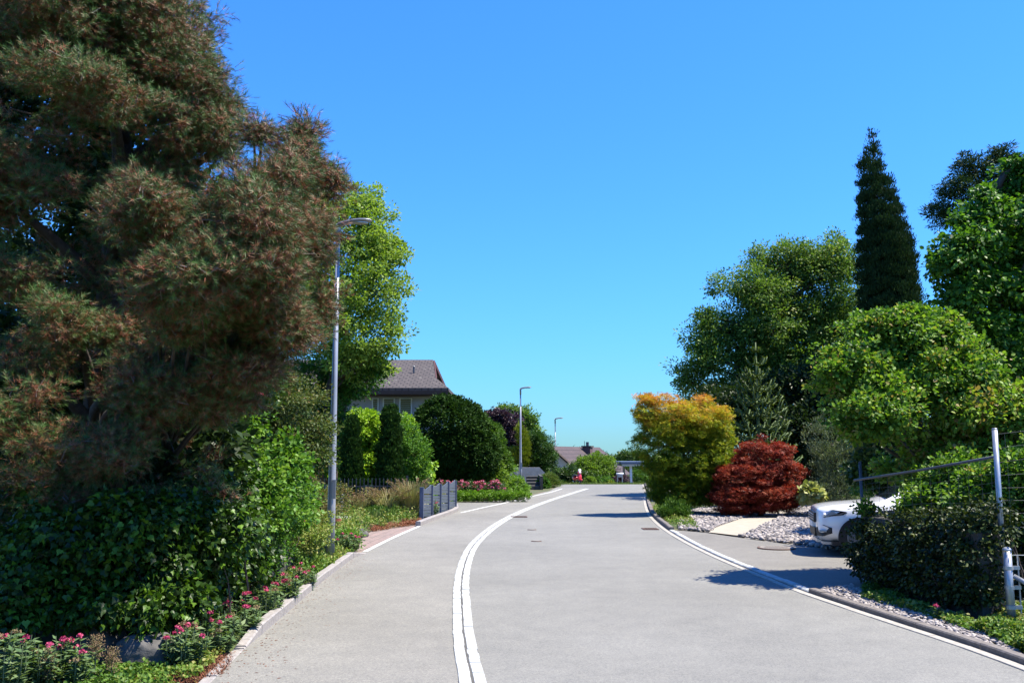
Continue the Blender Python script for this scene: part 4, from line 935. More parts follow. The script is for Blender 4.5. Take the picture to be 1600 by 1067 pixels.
def blossom(name, P, r, n, mat, parent, sz):
    d = sph(n); d[:, 2] = np.abs(d[:, 2]) * .8 - .15; Q = np.asarray(P) + d * r * rng.uniform(.6, 1, (n, 1))
    return scatter(name, [(-.4, 0, 0), (.4, 0, 0), (.45, .8, .15), (-.45, .8, .15)], [(0, 1, 2, 3)], Q, sph(n) + d * .3, d, sz, rng.random(n), L[mat], parent)
for px, py in ((392, 603), (398, 612), (402, 622), (389, 612), (397, 596), (405, 614)): blossom('blossom', W(px, py, 10.55), .042, 24, 'rose', rs, .035)

# ivy over the wall
IV = [E(60, 880, 110, 90, 7.6, .45), E(200, 860, 110, 90, 7.9, .45), E(300, 850, 80, 80, 8.3, .4), E(325, 890, 45, 50, 8.7, .3), E(280, 940, 50, 35, 7.7, .22), E(130, 950, 70, 30, 7.5, .25), E(370, 840, 40, 60, 9.2, .35), E(20, 960, 50, 30, 7.3, .25), E(236, 975, 14, 40, 7.4, .08)]
t = thing('ivy', (*W(200, 700, 8.3)[:2], 0), 'glossy dark ivy mass covering the old wall and boulders at lower left', 'ivy')
o, P = crown('leaves', split(IV, 4, .5) + [(c, r * .85) for c, r in IV] + [E(40, 775, 40, 26, 8.4, .2), E(150, 770, 24, 34, 8.6, .2), E(330, 775, 30, 34, 9, .2), E(260, 790, 30, 20, 8.6, .2), E(375, 760, 16, 34, 9.6, .15), E(400, 880, 24, 24, 9.4, .2)], 2900, 13, .13, .056, L['ivy'], t, tpl=IVY, up=.25, shell=.35, tb=.5, tv=.3, droop=.7, flat=.9, zmin=.12)
mb = MB()
for i in range(60):
    c = P[rng.integers(len(P))]; mb.tube(curve((c[0] + rng.normal() * .1, c[1] + .2, max(c[2] - .6, 0)), c, .1, .05, 4), [.012, .01, .007, .004], 4, False)
mb.build('stems', M['bark'], t)

# big lime green maple and its darker neighbour
def up_grad(z0, z1, a, b):
    return lambda P: a + (b - a) * np.clip((P[:, 2] - z0) / (z1 - z0), 0, 1)
tree('maple_tree', 'tall lime green maple behind the lamp head', 'tree', [E(560, 370, 55, 60, 29, 2.0), E(596, 455, 38, 55, 29, 1.6), E(540, 470, 60, 80, 28.5, 2), E(566, 325, 28, 34, 29, 1.0), E(555, 545, 55, 44, 29, 1.6), E(604, 390, 28, 36, 29, 1.0), E(470, 430, 60, 90, 28.5, 2), E(500, 330, 50, 50, 28.5, 1.6),
     E(560, 300, 12, 16, 29, .4), E(586, 308, 12, 16, 29, .4), E(606, 335, 12, 18, 29, .4), E(620, 505, 16, 24, 29, .6), E(628, 400, 12, 22, 29, .4), E(634, 440, 10, 14, 29, .4), E(612, 540, 20, 12, 29, .6), E(585, 560, 24, 14, 29, .6)],
     1500, 32, .28, .12, L['lime'], r0=.13, shell=.7, lump=.4, gap=1.2, tb=.55, tv=.25, nl=160, bark='bark', base=(*W(500, 700, 29.5)[:2], 0))
tree('broadleaf_tree', 'darker green broadleaf tree below the lime green maple, beside the hipped roof', 'tree', [E(545, 585, 48, 32, 31, 1.4), E(505, 590, 45, 50, 30.5, 1.4), E(575, 565, 26, 18, 31, .8), E(510, 640, 40, 30, 30, 1.0), E(480, 700, 60, 40, 29, 1.2), E(440, 640, 50, 60, 29, 1.4), E(542, 606, 20, 16, 30, .6), E(590, 575, 18, 12, 29.5, .5)],
     950, 26, .32, .13, L['treer'], r0=.14, tb=.35, nl=60)
# laurel hedge, clipped yew, columns
tree('laurel_hedge', 'bright yellow green laurel hedge below the hipped roof', 'hedge', [E(572, 672, 38, 28, 33, .9), E(550, 694, 35, 45, 33, .9), E(620, 690, 30, 40, 33.2, .9), E(590, 715, 60, 35, 33, .9), E(540, 735, 45, 25, 32.5, .8), E(640, 740, 35, 30, 33, .8)],
     1300, 20, .17, .13, L['laurel'], r0=.06, tpl=BROAD, tb=.7, tv=.22, nl=20, shell=.3, zmin=.02)
tree('pale_shrub', 'loose pale green shrub between the two dark columns and the clipped yew', 'shrub', [E(635, 690, 20, 36, 32, .6), E(650, 715, 22, 38, 31.5, .6), E(640, 745, 22, 16, 31.5, .5)],
     420, 18, .16, .10, L['bright'], r0=.04, tb=.35, nl=20, shell=.4, zmin=.02)
def yewcol(px, yb, yt, rx, Y, label):
    bl = []; n = 6
    for i in range(n):
        f = i / (n - 1); y = yb + (yt - yb) * (.06 + .86 * f); r = rx * (1 - .35 * f ** 2) * (.9 if i == 0 else 1)
        bl.append(E(px + random.uniform(-2, 2), y, r, (yb - yt) / n * .95, Y, r / F * Y))
    t = thing('columnar_yew', (*W(px, 700, Y)[:2], 0), label, 'shrub', 'dark columnar yews in the left garden')
    crown('foliage', bl, 1500, 26, .075, .085, L['yew'], t, tpl=LEAF, gap=.15, up=.2, shell=.35, lump=.08, tb=.5, tv=.25, hang=1.0, zmin=.03)
    MB().tube([W(px, yb + 6, Y), W(px, yt + 20, Y)], [.12, .03], 6).build('trunk', M['bark'], t, True)
yewcol(549, 786, 661, 16, 27.5, 'slimmer dark columnar yew left of its twin, right of the lamp pole')
yewcol(609, 790, 645, 21, 27.8, 'broader dark columnar yew nearest the blue grey fence')
tree('clipped_yew', 'big dome shaped clipped dark yew below the hipped roof', 'shrub', [E(702, 685, 62, 66, 36, 1.6), E(690, 715, 58, 38, 36, 1.5), E(735, 710, 45, 42, 36, 1.3)],
     3600, 26, .14, .12, L['yew'], r0=.16, gap=.12, tpl=LEAF, up=.5, shell=.14, lump=.03, tb=.5, tv=.22, nl=30, zmin=.02)
tree('yew_cone', 'light green clipped conifer leaning against the right side of the dome yew', 'shrub', [E(765, 700, 24, 40, 37.2, .8), E(775, 725, 24, 28, 37, .8), E(750, 675, 18, 26, 37.4, .6)],
     950, 22, .12, .11, L['yewg'], r0=.08, gap=.1, tpl=LEAF, up=.4, shell=.2, lump=.05, tb=.8, nl=10, zmin=.02)
# plants around the rose bed
hb = [E(690 + 16 * i, 775, 12, 8.5, 31.9 + .02 * i, .32) for i in range(9)]
t = thing('box_hedge', (*W(770, 700, 33)[:2], 0), 'low clipped box hedge in front of the pink roses', 'hedge'); crown('foliage', hb, 1100, 16, .06, .05, L['laurel'], t, up=.6, shell=.25, lump=.05, tb=.12, tv=.2, zmin=.0)
MB().tube([W(700, 780, 32.3), W(815, 780, 32.3)], .02, 5).build('stems', M['bark'], t)
for i, px in enumerate((700, 722, 742, 760, 778)):
    Y = 33.6; t = thing('rose_bush', (*W(px, 700, Y)[:2], 0), 'bushy pink rose in full bloom in the row behind the box hedge', 'rose', 'pink roses in the row behind the box hedge')
    crown('foliage', [E(px, 765, 13, 12, Y, .3)], 150, 14, .09, .06, L['tree'], t, tb=.5, zmin=.1)
    for k in range(16): q = W(px + random.uniform(-12, 12), random.uniform(751, 767), Y - .25 + random.uniform(-.1, .3)); blossom('blossom', q, .055, 18, 'rose', t, .05)
    mb = MB(); [mb.tube([(W(px, 700, Y)[0] + a, Y, 0), (W(px + b, 700, Y)[0], Y, .6)], .012, 4) for a, b in ((-.05, -7), (0, 0), (.05, 7))]; mb.build('stems', M['stemg'], t)
tree('golden_shrub', 'yellow green spreading shrub at the foot of the middle lamp', 'shrub', [E(800, 760, 20, 18, 38, .7), E(812, 768, 14, 12, 38.5, .5), E(790, 742, 18, 18, 38.5, .7), E(780, 772, 16, 9, 37, .5)],
     750, 18, .11, .085, L['bright'], r0=.04, tb=.75, nl=12, shell=.35, zmin=.02)
tree('leafy_shrub', 'fresh green shrub leaning on the clipped conifer behind the roses', 'shrub', [E(768, 728, 16, 20, 36, .5), E(778, 748, 16, 14, 36.2, .5)],
     260, 16, .13, .10, L['lime'], r0=.03, tb=.25, nl=10, shell=.4)
tree('purple_tree', 'dark purple leaved tree behind the dome yew', 'tree', [E(790, 668, 24, 24, 56, 1.0), E(775, 660, 14, 18, 56, .7), E(800, 695, 14, 18, 56, .7), E(762, 650, 7, 8, 56, .3)],
     620, 22, .24, .17, L['purple'], r0=.1, nl=40, shell=.5, lump=.25)
tree('spreading_tree', 'feathery mid green tree rising behind the purple tree', 'tree', [E(805, 650, 24, 18, 60, 1.1), E(826, 656, 14, 14, 60, .8), E(790, 645, 16, 12, 60, .8), E(830, 680, 18, 16, 60, .8), E(818, 670, 20, 18, 60, 1)],
     560, 22, .30, .17, L['treec'], r0=.12, nl=60, shell=.7, lump=.35, tb=.4)
tree('golden_conifer', 'golden yellow upright conifer behind the middle lamp pole', 'tree', [E(818, 690, 9, 20, 52, .4), E(819, 708, 11, 18, 52, .45), E(803, 712, 10, 14, 52, .4), E(812, 673, 5, 12, 52, .3)],
     620, 18, .13, .11, L['goldc'], r0=.05, tpl=SLIM, up=.3, hang=.8, shell=.3, nl=8)
tree('dark_conifer', 'rounded dark green conifer between the middle and farthest lamps', 'tree', [E(845, 705, 22, 26, 53, .9), E(838, 720, 18, 22, 53, .8), E(857, 722, 12, 20, 53, .6), E(836, 686, 14, 12, 53, .6), E(812, 728, 14, 14, 53, .5)],
     1300, 20, .18, .13, L['yewg'], r0=.1, tpl=SLIM, tb=.2, shell=.3, nl=12)
tree('grassy_bush', 'rounded soft yellow green bush right of the garden steps', 'shrub', [E(862, 755, 13, 13, 46.5, .5), E(858, 748, 10, 8, 46.7, .4)],
     420, 20, .11, .10, L['grass'], r0=.03, tpl=SLIM, hang=.6, up=.2, tb=.55, nl=6, shell=.3)
tree('round_bush', 'small dark green bush against the side wall of the garden steps', 'shrub', [E(850, 757, 8, 12, 45.2, .35)],
     200, 16, .09, .085, L['bright'], r0=.02, tb=.05, nl=6, shell=.4)
# beyond the crest
tree('dark_hedge', 'dark leafy hedge in front of the white gabled house', 'hedge', [E(880, 745, 14, 12, 56, .6), E(892, 742, 12, 14, 56, .6), E(872, 742, 10, 10, 56.4, .6), E(908, 748, 14, 12, 56.5, .6), E(925, 750, 16, 9, 56.5, .5), E(885, 760, 20, 10, 55.5, .5)],
     900, 18, .15, .12, L['tree'], r0=.05, tb=.4, nl=8, shell=.4)
tree('spreading_maple', 'light green spreading maple before the brown tiled roof', 'tree', [E(915, 728, 16, 12, 58, .9), E(932, 722, 18, 12, 58.5, .9), E(945, 733, 16, 14, 58, .8), E(925, 738, 22, 10, 57.5, .8), E(950, 722, 10, 8, 59, .5)],
     850, 22, .20, .13, L['lime'], r0=.08, tb=.15, tv=.2, nl=30, shell=.5, lump=.25)
tree('broadleaf_tree', 'rounded green tree behind the carport roof', 'tree', [E(985, 716, 18, 12, 85, 1.3), E(972, 722, 12, 10, 85, 1), E(998, 714, 14, 12, 86, 1.1), E(955, 722, 12, 9, 88, .9), E(942, 718, 8, 8, 88, .8), E(975, 735, 30, 10, 84, 1.2)],
     900, 20, .34, .20, L['tree'], r0=.14, tb=.65, nl=30)
tree('globe_shrub', 'clipped yellow green globe shrub at the crest, right of the scooter', 'shrub', [E(922, 751.5, 8.5, 6.5, 53.5, .32)],
     300, 16, .06, .07, L['lime'], r0=.02, tb=.35, nl=5, shell=.15, lump=.03)
tree('small_red_maple', 'small dark red maple behind the letter box', 'shrub', [E(972, 748, 10, 6, 57, .4), E(963, 751, 7, 5, 57, .3)],
     220, 14, .13, .09, L['purple'], r0=.02, tb=.8, nl=5)
tree('border_shrubs', 'low mixed green planting under the carport eaves', 'shrub', [E(945, 750, 12, 6, 56, .4), E(957, 745, 14, 10, 58, .5), E(1000, 745, 16, 12, 64, .6), E(990, 752, 12, 6, 63, .4)],
     420, 16, .14, .10, L['bright'], r0=.02, tb=.3, nl=6)
t = thing('yellow_flowers', (*W(956, 700, 53.8)[:2], tz(53.8)), 'clump of yellow flowers beside the letter box at the crest', 'flowers')
scatter('blossoms', [(-.4, 0, 0), (.4, 0, 0), (.45, .8, .1), (-.45, .8, .1)], [(0, 1, 2, 3)], W(955, 753.5, 53.8) + rng.normal(size=(90, 3)) * [.12, .08, .06], sph(90), sph(90), .05, rng.uniform(.8, 1, 90), L['goldc'], t)
crown('leaves', [E(955, 755.5, 4, 2.5, 53.8, .15)], 30, 12, .05, .05, L['cover'], t)
tree('far_trees', 'distant tree line closing the view beyond the far house', 'trees', [E(1000, 735, 60, 18, 130, 4), E(900, 730, 70, 20, 150, 4), E(780, 700, 60, 30, 140, 4), E(700, 700, 60, 40, 140, 4)],
     1500, 14, 1.1, .6, L['tree'], r0=.3, nl=20)

# ------------------------------------------------ right-hand side
def mgrad(P): return np.clip((P[:, 2] - 1.6) / 1.8, 0, 1) * .55 - .12 + np.clip((P[:, 2] - 2.5), 0, 1) * .25
tree('japanese_maple', 'rounded maple turning from green to orange at its top beside the road', 'tree', [E(1045, 655, 48, 36, 24.9, .8), E(1100, 660, 40, 36, 25.2, .8), E(1030, 700, 38, 50, 24.9, .75), E(1085, 720, 55, 55, 25.2, .85), E(1050, 755, 38, 40, 25.1, .7), E(1010, 640, 18, 24, 24.9, .4), E(1122, 690, 22, 45, 25.4, .5), E(1060, 770, 40, 26, 25, .6), E(1095, 755, 40, 36, 25.2, .6)],
     2700, 20, .15, .085, L['maple_o'], r0=.09, tpl=STAR, gap=.3, tb=.24, tv=.2, tgrad=mgrad, shell=.45, lump=.16, nl=60, flat=.4, zmin=.12)
tree('red_maple', 'dome of dark red laceleaf maple above the river stones', 'shrub', [E(1195, 725, 46, 40, 24.8, .8), E(1165, 755, 48, 38, 24.6, .8), E(1222, 755, 34, 38, 24.9, .7), E(1150, 780, 36, 22, 24.3, .6), E(1200, 775, 44, 25, 24.5, .7)],
     2300, 22, .13, .075, L['maple_r'], r0=.08, tpl=STAR, tb=.5, tv=.25, shell=.3, lump=.14, nl=40, flat=.4, droop=.6, zmin=.05)
tree('small_bush', 'small bright green bush at the foot of the orange maple', 'shrub', [E(1055, 800, 20, 20, 23.6, .33), E(1045, 808, 14, 14, 23.3, .25), E(1066, 812, 12, 10, 23.3, .2)],
     380, 14, .07, .055, L['yewg'], r0=.02, tb=.75, nl=14, shell=.5, hang=.6, zmin=.02)
t = thing('hosta', (*W(1265, 700, 24.5)[:2], 0), 'pale variegated hosta clump at the right foot of the red maple', 'plant')
crown('leaves', [E(1266, 771, 15, 11, 23.9, .25)], 90, 9, .10, .15, L['hosta'], t, tpl=BROAD, up=.9, tb=.75, gap=0, zmin=.05); crown('faded_leaves', [E(1252, 775, 8, 7, 24.3, .15)], 25, 7, .07, .10, L['sedum'], t, tpl=BROAD, up=.6, tb=.6, zmin=.04)

# monkey puzzle
M['monkey_stem'] = plain('monkey_puzzle_stem', (.07, .12, .025), .7, var=.3, vs=20)
mp = W(1186, 700, 28.5)[:2]
t = thing('monkey_puzzle', (mp[0], mp[1], 0), 'young monkey puzzle tree with upcurved spiny branches behind the red maple', 'tree')
tb_ = MB(); ztop = W(0, 535, 28.5)[2]; tb_.tube([(mp[0], mp[1], 0), (mp[0], mp[1], ztop * .5), (mp[0], mp[1], ztop)], [.07, .05, .02], 8)
PP = []; YYs = []
for k in range(12):
    f = k / 11; z = .6 + (ztop - .25 - .6) * f; Lb = 1.30 * (1 - f) ** .75 + .16; nb = 7
    for j in range(nb):
        a = j * 2 * math.pi / nb + k * .6 + random.uniform(-.2, .2); pts = []
        Lj = Lb * random.uniform(.85, 1.12)
        for s in np.linspace(0, 1, 8): pts.append((mp[0] + math.cos(a) * Lj * s * (1 - .12 * s), mp[1] + math.sin(a) * Lj * s * (1 - .12 * s), z - .30 * Lj * math.sin(s * 2.4) * .9 + .62 * Lj * s ** 2.6))
        tb_.tube(pts, [.03, .03, .03, .03, .028, .026, .024, .014], 5); br = [pts]
        if Lj > .5:
            for sgn in (-1, 1):
                for q in (3, 5):
                    p = np.array(pts[q]); b2 = a + sgn * .8; l2 = Lj * .38; b2p = [tuple(p + np.array([math.cos(b2) * l2 * s, math.sin(b2) * l2 * s, -.05 * math.sin(3 * s) + .4 * l2 * s * s])) for s in np.linspace(0, 1, 4)]
                    tb_.tube(b2p, .024, 4); br.append(b2p)
        for p_ in br:
            p_ = np.array(p_); m = int(10 * len(p_)); u = rng.random(m) * (len(p_) - 1.001); i = u.astype(int); fr = (u - i)[:, None]
            PP.append(p_[i] * (1 - fr) + p_[i + 1] * fr); YYs.append(norm(p_[i + 1] - p_[i]) * .8 + sph(m) * .75)
tb_.build('branches', M['monkey_stem'], t, True)
PP = np.concatenate(PP); YYs = np.concatenate(YYs); scatter('scales', SLIM[0], SLIM[1], PP, YYs, sph(len(PP)), .075, rng.random(len(PP)), L['monkey'], t)

tree('grey_green_tree', 'big spreading grey green tree behind the orange maple and monkey puzzle', 'tree',
     (lambda q: split(q, 5, 0.48) + [(c, r * .72) for c, r in q])([E(1180, 450, 55, 50, 37, 2), E(1240, 420, 60, 45, 37.5, 2), E(1300, 410, 40, 40, 37.5, 1.6), E(1260, 500, 90, 80, 37.5, 2.4), E(1170, 530, 70, 70, 37, 2), E(1110, 550, 45, 60, 36.8, 1.6), E(1080, 590, 30, 30, 36.8, 1), E(1310, 480, 50, 80, 38, 2), E(1150, 610, 70, 40, 37, 1.8), E(1250, 600, 110, 60, 38, 2.2), E(1120, 445, 14, 22, 37, .5), E(1102, 500, 18, 18, 36.8, .6), E(1190, 400, 18, 22, 37, .6), E(1305, 385, 20, 20, 37.5, .8), E(1285, 560, 60, 50, 37, 1.4), E(1215, 560, 60, 50, 37, 1.4)]),
     5400, 26, .38, .125, L['treec'], r0=.3, shell=.55, lump=.28, tb=.5, tv=.25, nl=160, gap=.8)
tree('shade_foliage', 'black green foliage mass added to stand for the deep shade behind the red maple', 'tree', [E(1230, 640, 120, 50, 33.8, 1.4), E(1290, 690, 80, 70, 32, 1.5), E(1260, 620, 70, 50, 33.5, 1.3), E(1180, 700, 90, 60, 33.5, 1.3), E(1330, 620, 60, 60, 32, 1.4), E(1100, 660, 50, 50, 34, 1.3), E(1380, 680, 80, 80, 30, 1.4)],
     2900, 24, .34, .15, L['shadeb'], r0=.16, gap=.1, tb=.05, nl=30, shell=.35)  # darkest leaf tone, painting the deep shade under the large trees
# cypress
cyb = []
ctrx = [(205, 1360, 3), (218, 1360, 6), (235, 1359, 11), (258, 1361, 19), (285, 1366, 26), (315, 1370, 31), (350, 1377, 37), (390, 1382, 43), (430, 1386, 48), (470, 1388, 50), (520, 1392, 52)]
for y in np.linspace(207, 520, 26):
    x = np.interp(y, [c[0] for c in ctrx], [c[1] for c in ctrx]) + random.uniform(-2.5, 2.5); r = np.interp(y, [c[0] for c in ctrx], [c[2] for c in ctrx]) * random.uniform(.9, 1.04); cyb.append(E(x, y, r * .95, max(9, r * .75), 33, r / F * 33))
tree('cypress', 'tall narrow dark green cypress rising into the sky', 'tree', cyb, 6000, 26, .16, .11, L['cypress'], r0=.14, gap=.6, tpl=SLIM, up=.1, hang=1.1, shell=.22, lump=.09, tb=.5, tv=.3, nl=12, base=(*W(1376, 700, 33)[:2], 0))
tree('scots_pine', 'open blue green pine with clumped branches behind the top right tree', 'tree',
     (lambda q: split(q, 4, 0.55) + [(c, r * .72) for c, r in q])([E(1500, 300, 38, 24, 29, .7), E(1480, 335, 26, 24, 29, .6), E(1525, 262, 34, 22, 29, .7), E(1560, 240, 22, 12, 29, .5), E(1590, 262, 24, 22, 29.4, .6), E(1550, 290, 40, 30, 29.3, .8), E(1520, 350, 40, 30, 29, .7), E(1575, 330, 40, 40, 29.5, .8)]),
     1000, 26, .22, .13, L['cypress'], r0=.10, tpl=SLIM, up=.6, tb=.75, tv=.3, shell=.5, lump=.35, nl=80, flat=.45, base=(*W(1600, 700, 29.5)[:2], 0))
tree('broadleaf_tree', 'large deep green tree with drooping pointed leaves filling the right edge', 'tree',
     (lambda q: split(q, 5, 0.48) + [(c, r * .72) for c, r in q])([E(1560, 360, 80, 70, 19, 1.1), E(1520, 430, 62, 80, 18.8, 1), E(1600, 300, 50, 50, 19.4, 1), E(1490, 470, 26, 40, 18.6, .5), E(1600, 450, 80, 90, 19.2, 1.2), E(1540, 540, 80, 60, 19, 1), E(1480, 395, 24, 22, 18.8, .4), E(1680, 400, 80, 150, 19.5, 1.4), E(1620, 560, 70, 60, 19.2, 1), E(1690, 520, 90, 120, 19.4, 1.2), E(1462, 425, 12, 20, 18.7, .2), E(1458, 500, 14, 16, 18.6, .2), E(1500, 345, 16, 16, 18.8, .2), E(1540, 300, 20, 14, 19, .2), E(1475, 545, 24, 24, 18.8, .3), E(1585, 262, 24, 14, 19.2, .3)]),
     3300, 20, .20, .10, L['treer'], r0=.2, tpl=BROAD, shell=.5, lump=.5, tb=.5, tv=.3, nl=120, droop=.5, gap=1.1)
tree('dogwood', 'layered green dogwood with reddish tinged leaves in front of the cypress', 'shrub',
     (lambda q: split(q, 5, 0.48) + [(c, r * .72) for c, r in q])([E(1400, 530, 75, 45, 12.5, 0.60), E(1340, 580, 55, 50, 12.2, 0.52), E(1440, 590, 80, 55, 12.4, 0.68), E(1370, 640, 75, 45, 12.0, 0.60), E(1460, 520, 50, 30, 12.8, 0.45), E(1300, 580, 24, 24, 12.0, 0.22), E(1420, 500, 24, 18, 12.6, 0.22), E(1500, 560, 40, 60, 12.6, 0.52)]),
     4200, 16, .12, .058, L['dogw'], r0=.09, tpl=BROAD, shell=.55, lump=.5, tb=.42, tv=.32, gap=1.1, nl=90, bark='bark_grey', base=(*W(1450, 700, 12.8)[:2], 0))
tree('wild_shrub', 'sunlit shrub with red speckled leaves behind the tall fence post', 'shrub',
     (lambda q: split(q, 5, 0.48) + [(c, r * .72) for c, r in q])([E(1500, 660, 70, 50, 12, .6), E(1570, 640, 60, 45, 11.8, .6), E(1450, 700, 45, 35, 12.4, .5), E(1550, 720, 80, 45, 11.6, .6), E(1620, 700, 70, 90, 11.4, .8), E(1400, 730, 36, 26, 13, .4), E(1560, 800, 90, 60, 11.2, .6), E(1470, 770, 60, 50, 12, .5), E(1640, 620, 50, 30, 11.6, .6)]),
     2100, 16, .12, .062, L['dogw'], r0=.05, tpl=BROAD, shell=.45, lump=.25, tb=.6, tv=.32, gap=.8, nl=110, zmin=.05, bark='bark_grey')
tree('understory_shrub', 'shaded green undergrowth filling the space behind the car and below the dogwood', 'shrub', [E(1385, 690, 48, 46, 16.6, .6), E(1435, 720, 50, 40, 16.2, .6), E(1365, 735, 34, 22, 17, .4), E(1480, 690, 50, 60, 16.4, .6)],
     900, 18, .16, .085, L['tree'], r0=.04, tpl=BROAD, tb=.35, tv=.3, shell=.4, nl=20, zmin=.05)
tree('boundary_hedge', 'dark clipped boundary hedge beyond the parked cars at the right', 'hedge', [(np.array([9.5 + i * 1.5, 19.5 + .35 * i, 1.1]), np.array([1.1, .7, 1.2])) for i in range(10)],
     1500, 16, .26, .12, L['tree'], r0=.05, tb=.4, nl=20, zmin=.02)
tree('olive_shrub', 'soft grey green shrub in half shade behind the white car', 'shrub', [E(1300, 690, 38, 36, 25, .7), E(1320, 730, 45, 36, 24.6, .7), E(1310, 765, 50, 22, 24.4, .6), E(1350, 700, 34, 36, 25, .6)],
     1000, 20, .15, .085, L['olive'], r0=.05, tpl=SLIM, hang=.6, tb=.4, shell=.35, nl=20, zmin=.02)
tree('low_shrub', 'low sunlit green planting between the white car and the shade', 'shrub', [E(1380, 757, 32, 10, 18.5, .4), E(1350, 765, 16, 6, 19, .3), E(1420, 750, 28, 16, 18, .4), E(1440, 780, 40, 20, 17, .5)],
     420, 14, .10, .06, L['bright'], r0=.02, tb=.5, nl=10, zmin=.4)
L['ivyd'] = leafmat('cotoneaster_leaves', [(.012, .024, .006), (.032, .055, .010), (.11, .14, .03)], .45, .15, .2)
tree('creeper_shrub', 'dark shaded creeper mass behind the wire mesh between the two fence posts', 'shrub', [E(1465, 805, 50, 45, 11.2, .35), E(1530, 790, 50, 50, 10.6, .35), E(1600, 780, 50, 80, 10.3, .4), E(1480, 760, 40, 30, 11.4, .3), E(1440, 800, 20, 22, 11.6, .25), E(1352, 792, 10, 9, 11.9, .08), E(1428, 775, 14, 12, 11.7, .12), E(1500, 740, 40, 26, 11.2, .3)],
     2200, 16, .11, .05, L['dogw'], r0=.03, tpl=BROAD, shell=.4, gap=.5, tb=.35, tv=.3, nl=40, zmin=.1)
# hedge growing over the garden wall
hw_ = []
for s in np.linspace(.05, .92, 9):
    p = wa + (wb - wa) * s; hw_.append((np.array([p[0] + .05, p[1], .40]), np.array([.26, .34, .48]))); hw_.append((np.array([p[0] + .24, p[1], .66 + .28 * s]), np.array([.27, .36, .20 + .04 * s])))
for s in np.linspace(0, 1, 6): hw_.append((np.array([5.75 + s * 2.0, 10.15 - .4 * s, .55]), np.array([.4, .3, .75])))
hw_ += [(np.array([wb[0] + .10, wb[1] + .10, .30]), np.array([.22, .18, .36])), (np.array([wb[0] + .12, wb[1] + .10, .70]), np.array([.22, .18, .28]))]
for s in np.linspace(.0, 1, 5): hw_.append((np.array([wa[0] + .55 + s * 4, wa[1] + .02, .66]), np.array([.5, .26, .22])))
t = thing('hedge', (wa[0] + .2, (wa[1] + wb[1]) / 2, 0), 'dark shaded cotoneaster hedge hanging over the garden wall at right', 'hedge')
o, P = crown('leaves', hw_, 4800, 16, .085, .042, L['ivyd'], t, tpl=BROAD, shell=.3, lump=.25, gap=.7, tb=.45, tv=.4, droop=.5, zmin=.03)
mb = MB()
for i in range(70):
    c = P[rng.integers(len(P))]; mb.tube(curve((c[0] + .15, c[1] + rng.normal() * .1, max(c[2] - .5, 0)), c, .1, .05, 4), [.010, .008, .006, .004], 4, False)
mb.build('stems', M['bark'], t)
# ------------------------------------------------ ground cover, perennials, flowers, grasses
def cover(name, label, cat, poly, n, h, size, mat, tpl=LEAF, tb=.5, tv=.25, zc=0, kind='stuff', up=.9, hang=0):
    xs = [p[0] for p in poly]; ys_ = [p[1] for p in poly]; out = []
    while len(out) < n:
        x, y = random.uniform(min(xs), max(xs)), random.uniform(min(ys_), max(ys_))
        if inside(poly, x, y): out.append((x, y))
    P = np.array(out); z = zc + tzv(P[:, 1]) + h * (.3 + .7 * np.abs(np.sin(P[:, 0] * 5.1 + 1.3 * np.sin(P[:, 1] * 3)) * np.sin(P[:, 1] * 4.3 + np.sin(P[:, 0] * 2.2)))) * rng.random(n) ** .6
    Q = np.c_[P, z]; Y = sph(n); 
    if hang: Y = Y * .5 + np.array([0, 0, hang])
    o = scatter(name, tpl[0], tpl[1], Q, Y, sph(n) * .6 + [0, 0, up], size * rng.uniform(.6, 1.3, n), tb + rng.normal(size=n) * tv + .25 * np.sin(P[:, 0] * 3.1 + P[:, 1] * 2), L[mat])
    return tag(o, label, cat, kind=kind)
def tzv(y): return np.array([tz(v) for v in y])
def GP(pts): return [tuple(G(a, b)[:2]) for a, b in pts]
lkin = [(p[0] - .13, p[1]) for p in LK[1:]]
cover('ground_cover', 'low green weeds and stonecrop along the left kerb and wall foot', 'ground cover', lkin[::1] + GP([(500, 860), (440, 880), (400, 905), (340, 960), (230, 1030), (215, 1060)]), 26000, .12, .028, 'cover', tpl=BROAD)
cover('ground_cover', 'grass and weeds around the tall lamp base and left garden', 'ground cover', GP([(552, 868), (500, 905), (455, 915), (420, 880), (440, 830), (480, 800), (540, 790), (560, 800), (556, 845)]), 16000, .22, .05, 'cover', tb=.45, hang=.4)
cover('garden_plants', 'tangled green and rusty perennials between the lamp pole and blue fence', 'plants', GP([(552, 848), (582, 828), (650, 818), (658, 806), (650, 790), (600, 780), (540, 785), (520, 800), (530, 850)]), 12000, .36, .06, 'cover', tb=.6, tv=.35, hang=.5)
cover('garden_plants', 'deep green planting below the black railing and columnar yews', 'plants', GP([(480, 790), (560, 788), (650, 790), (710, 790), (700, 775), (560, 772), (470, 775)]), 14000, .5, .08, 'bright', tb=.5, hang=.6)
cover('lawn', 'bright patch of grass right of the brick pavers in the left garden', 'grass', GP([(585, 822), (610, 818), (622, 808), (600, 800), (570, 806)]), 5000, .30, .11, 'grass', tpl=SLIM, tb=.3, hang=1.2)
cover('stonecrop', 'rusty red stonecrop edging along the brick pavers', 'ground cover', GP([(575, 829), (585, 825), (620, 819), (657, 812), (660, 819), (620, 824), (585, 830)]), 6000, .12, .035, 'sedum')
cover('fallen_needles', 'red brown fallen needles and petals along the foot of the left kerb', 'litter', GP([(180, 1067), (300, 1067), (352, 1052), (368, 1020), (300, 1035), (240, 1050)]), 6000, .012, .03, 'litter', tpl=SLIM, zc=.0, up=3)
cover('ground_cover', 'patchy weeds over bare soil at the bottom left corner', 'ground cover', GP([(0, 1100), (300, 1100), (240, 1045), (150, 1040), (0, 1055)]), 5000, .07, .03, 'cover', tpl=BROAD, tb=.4)
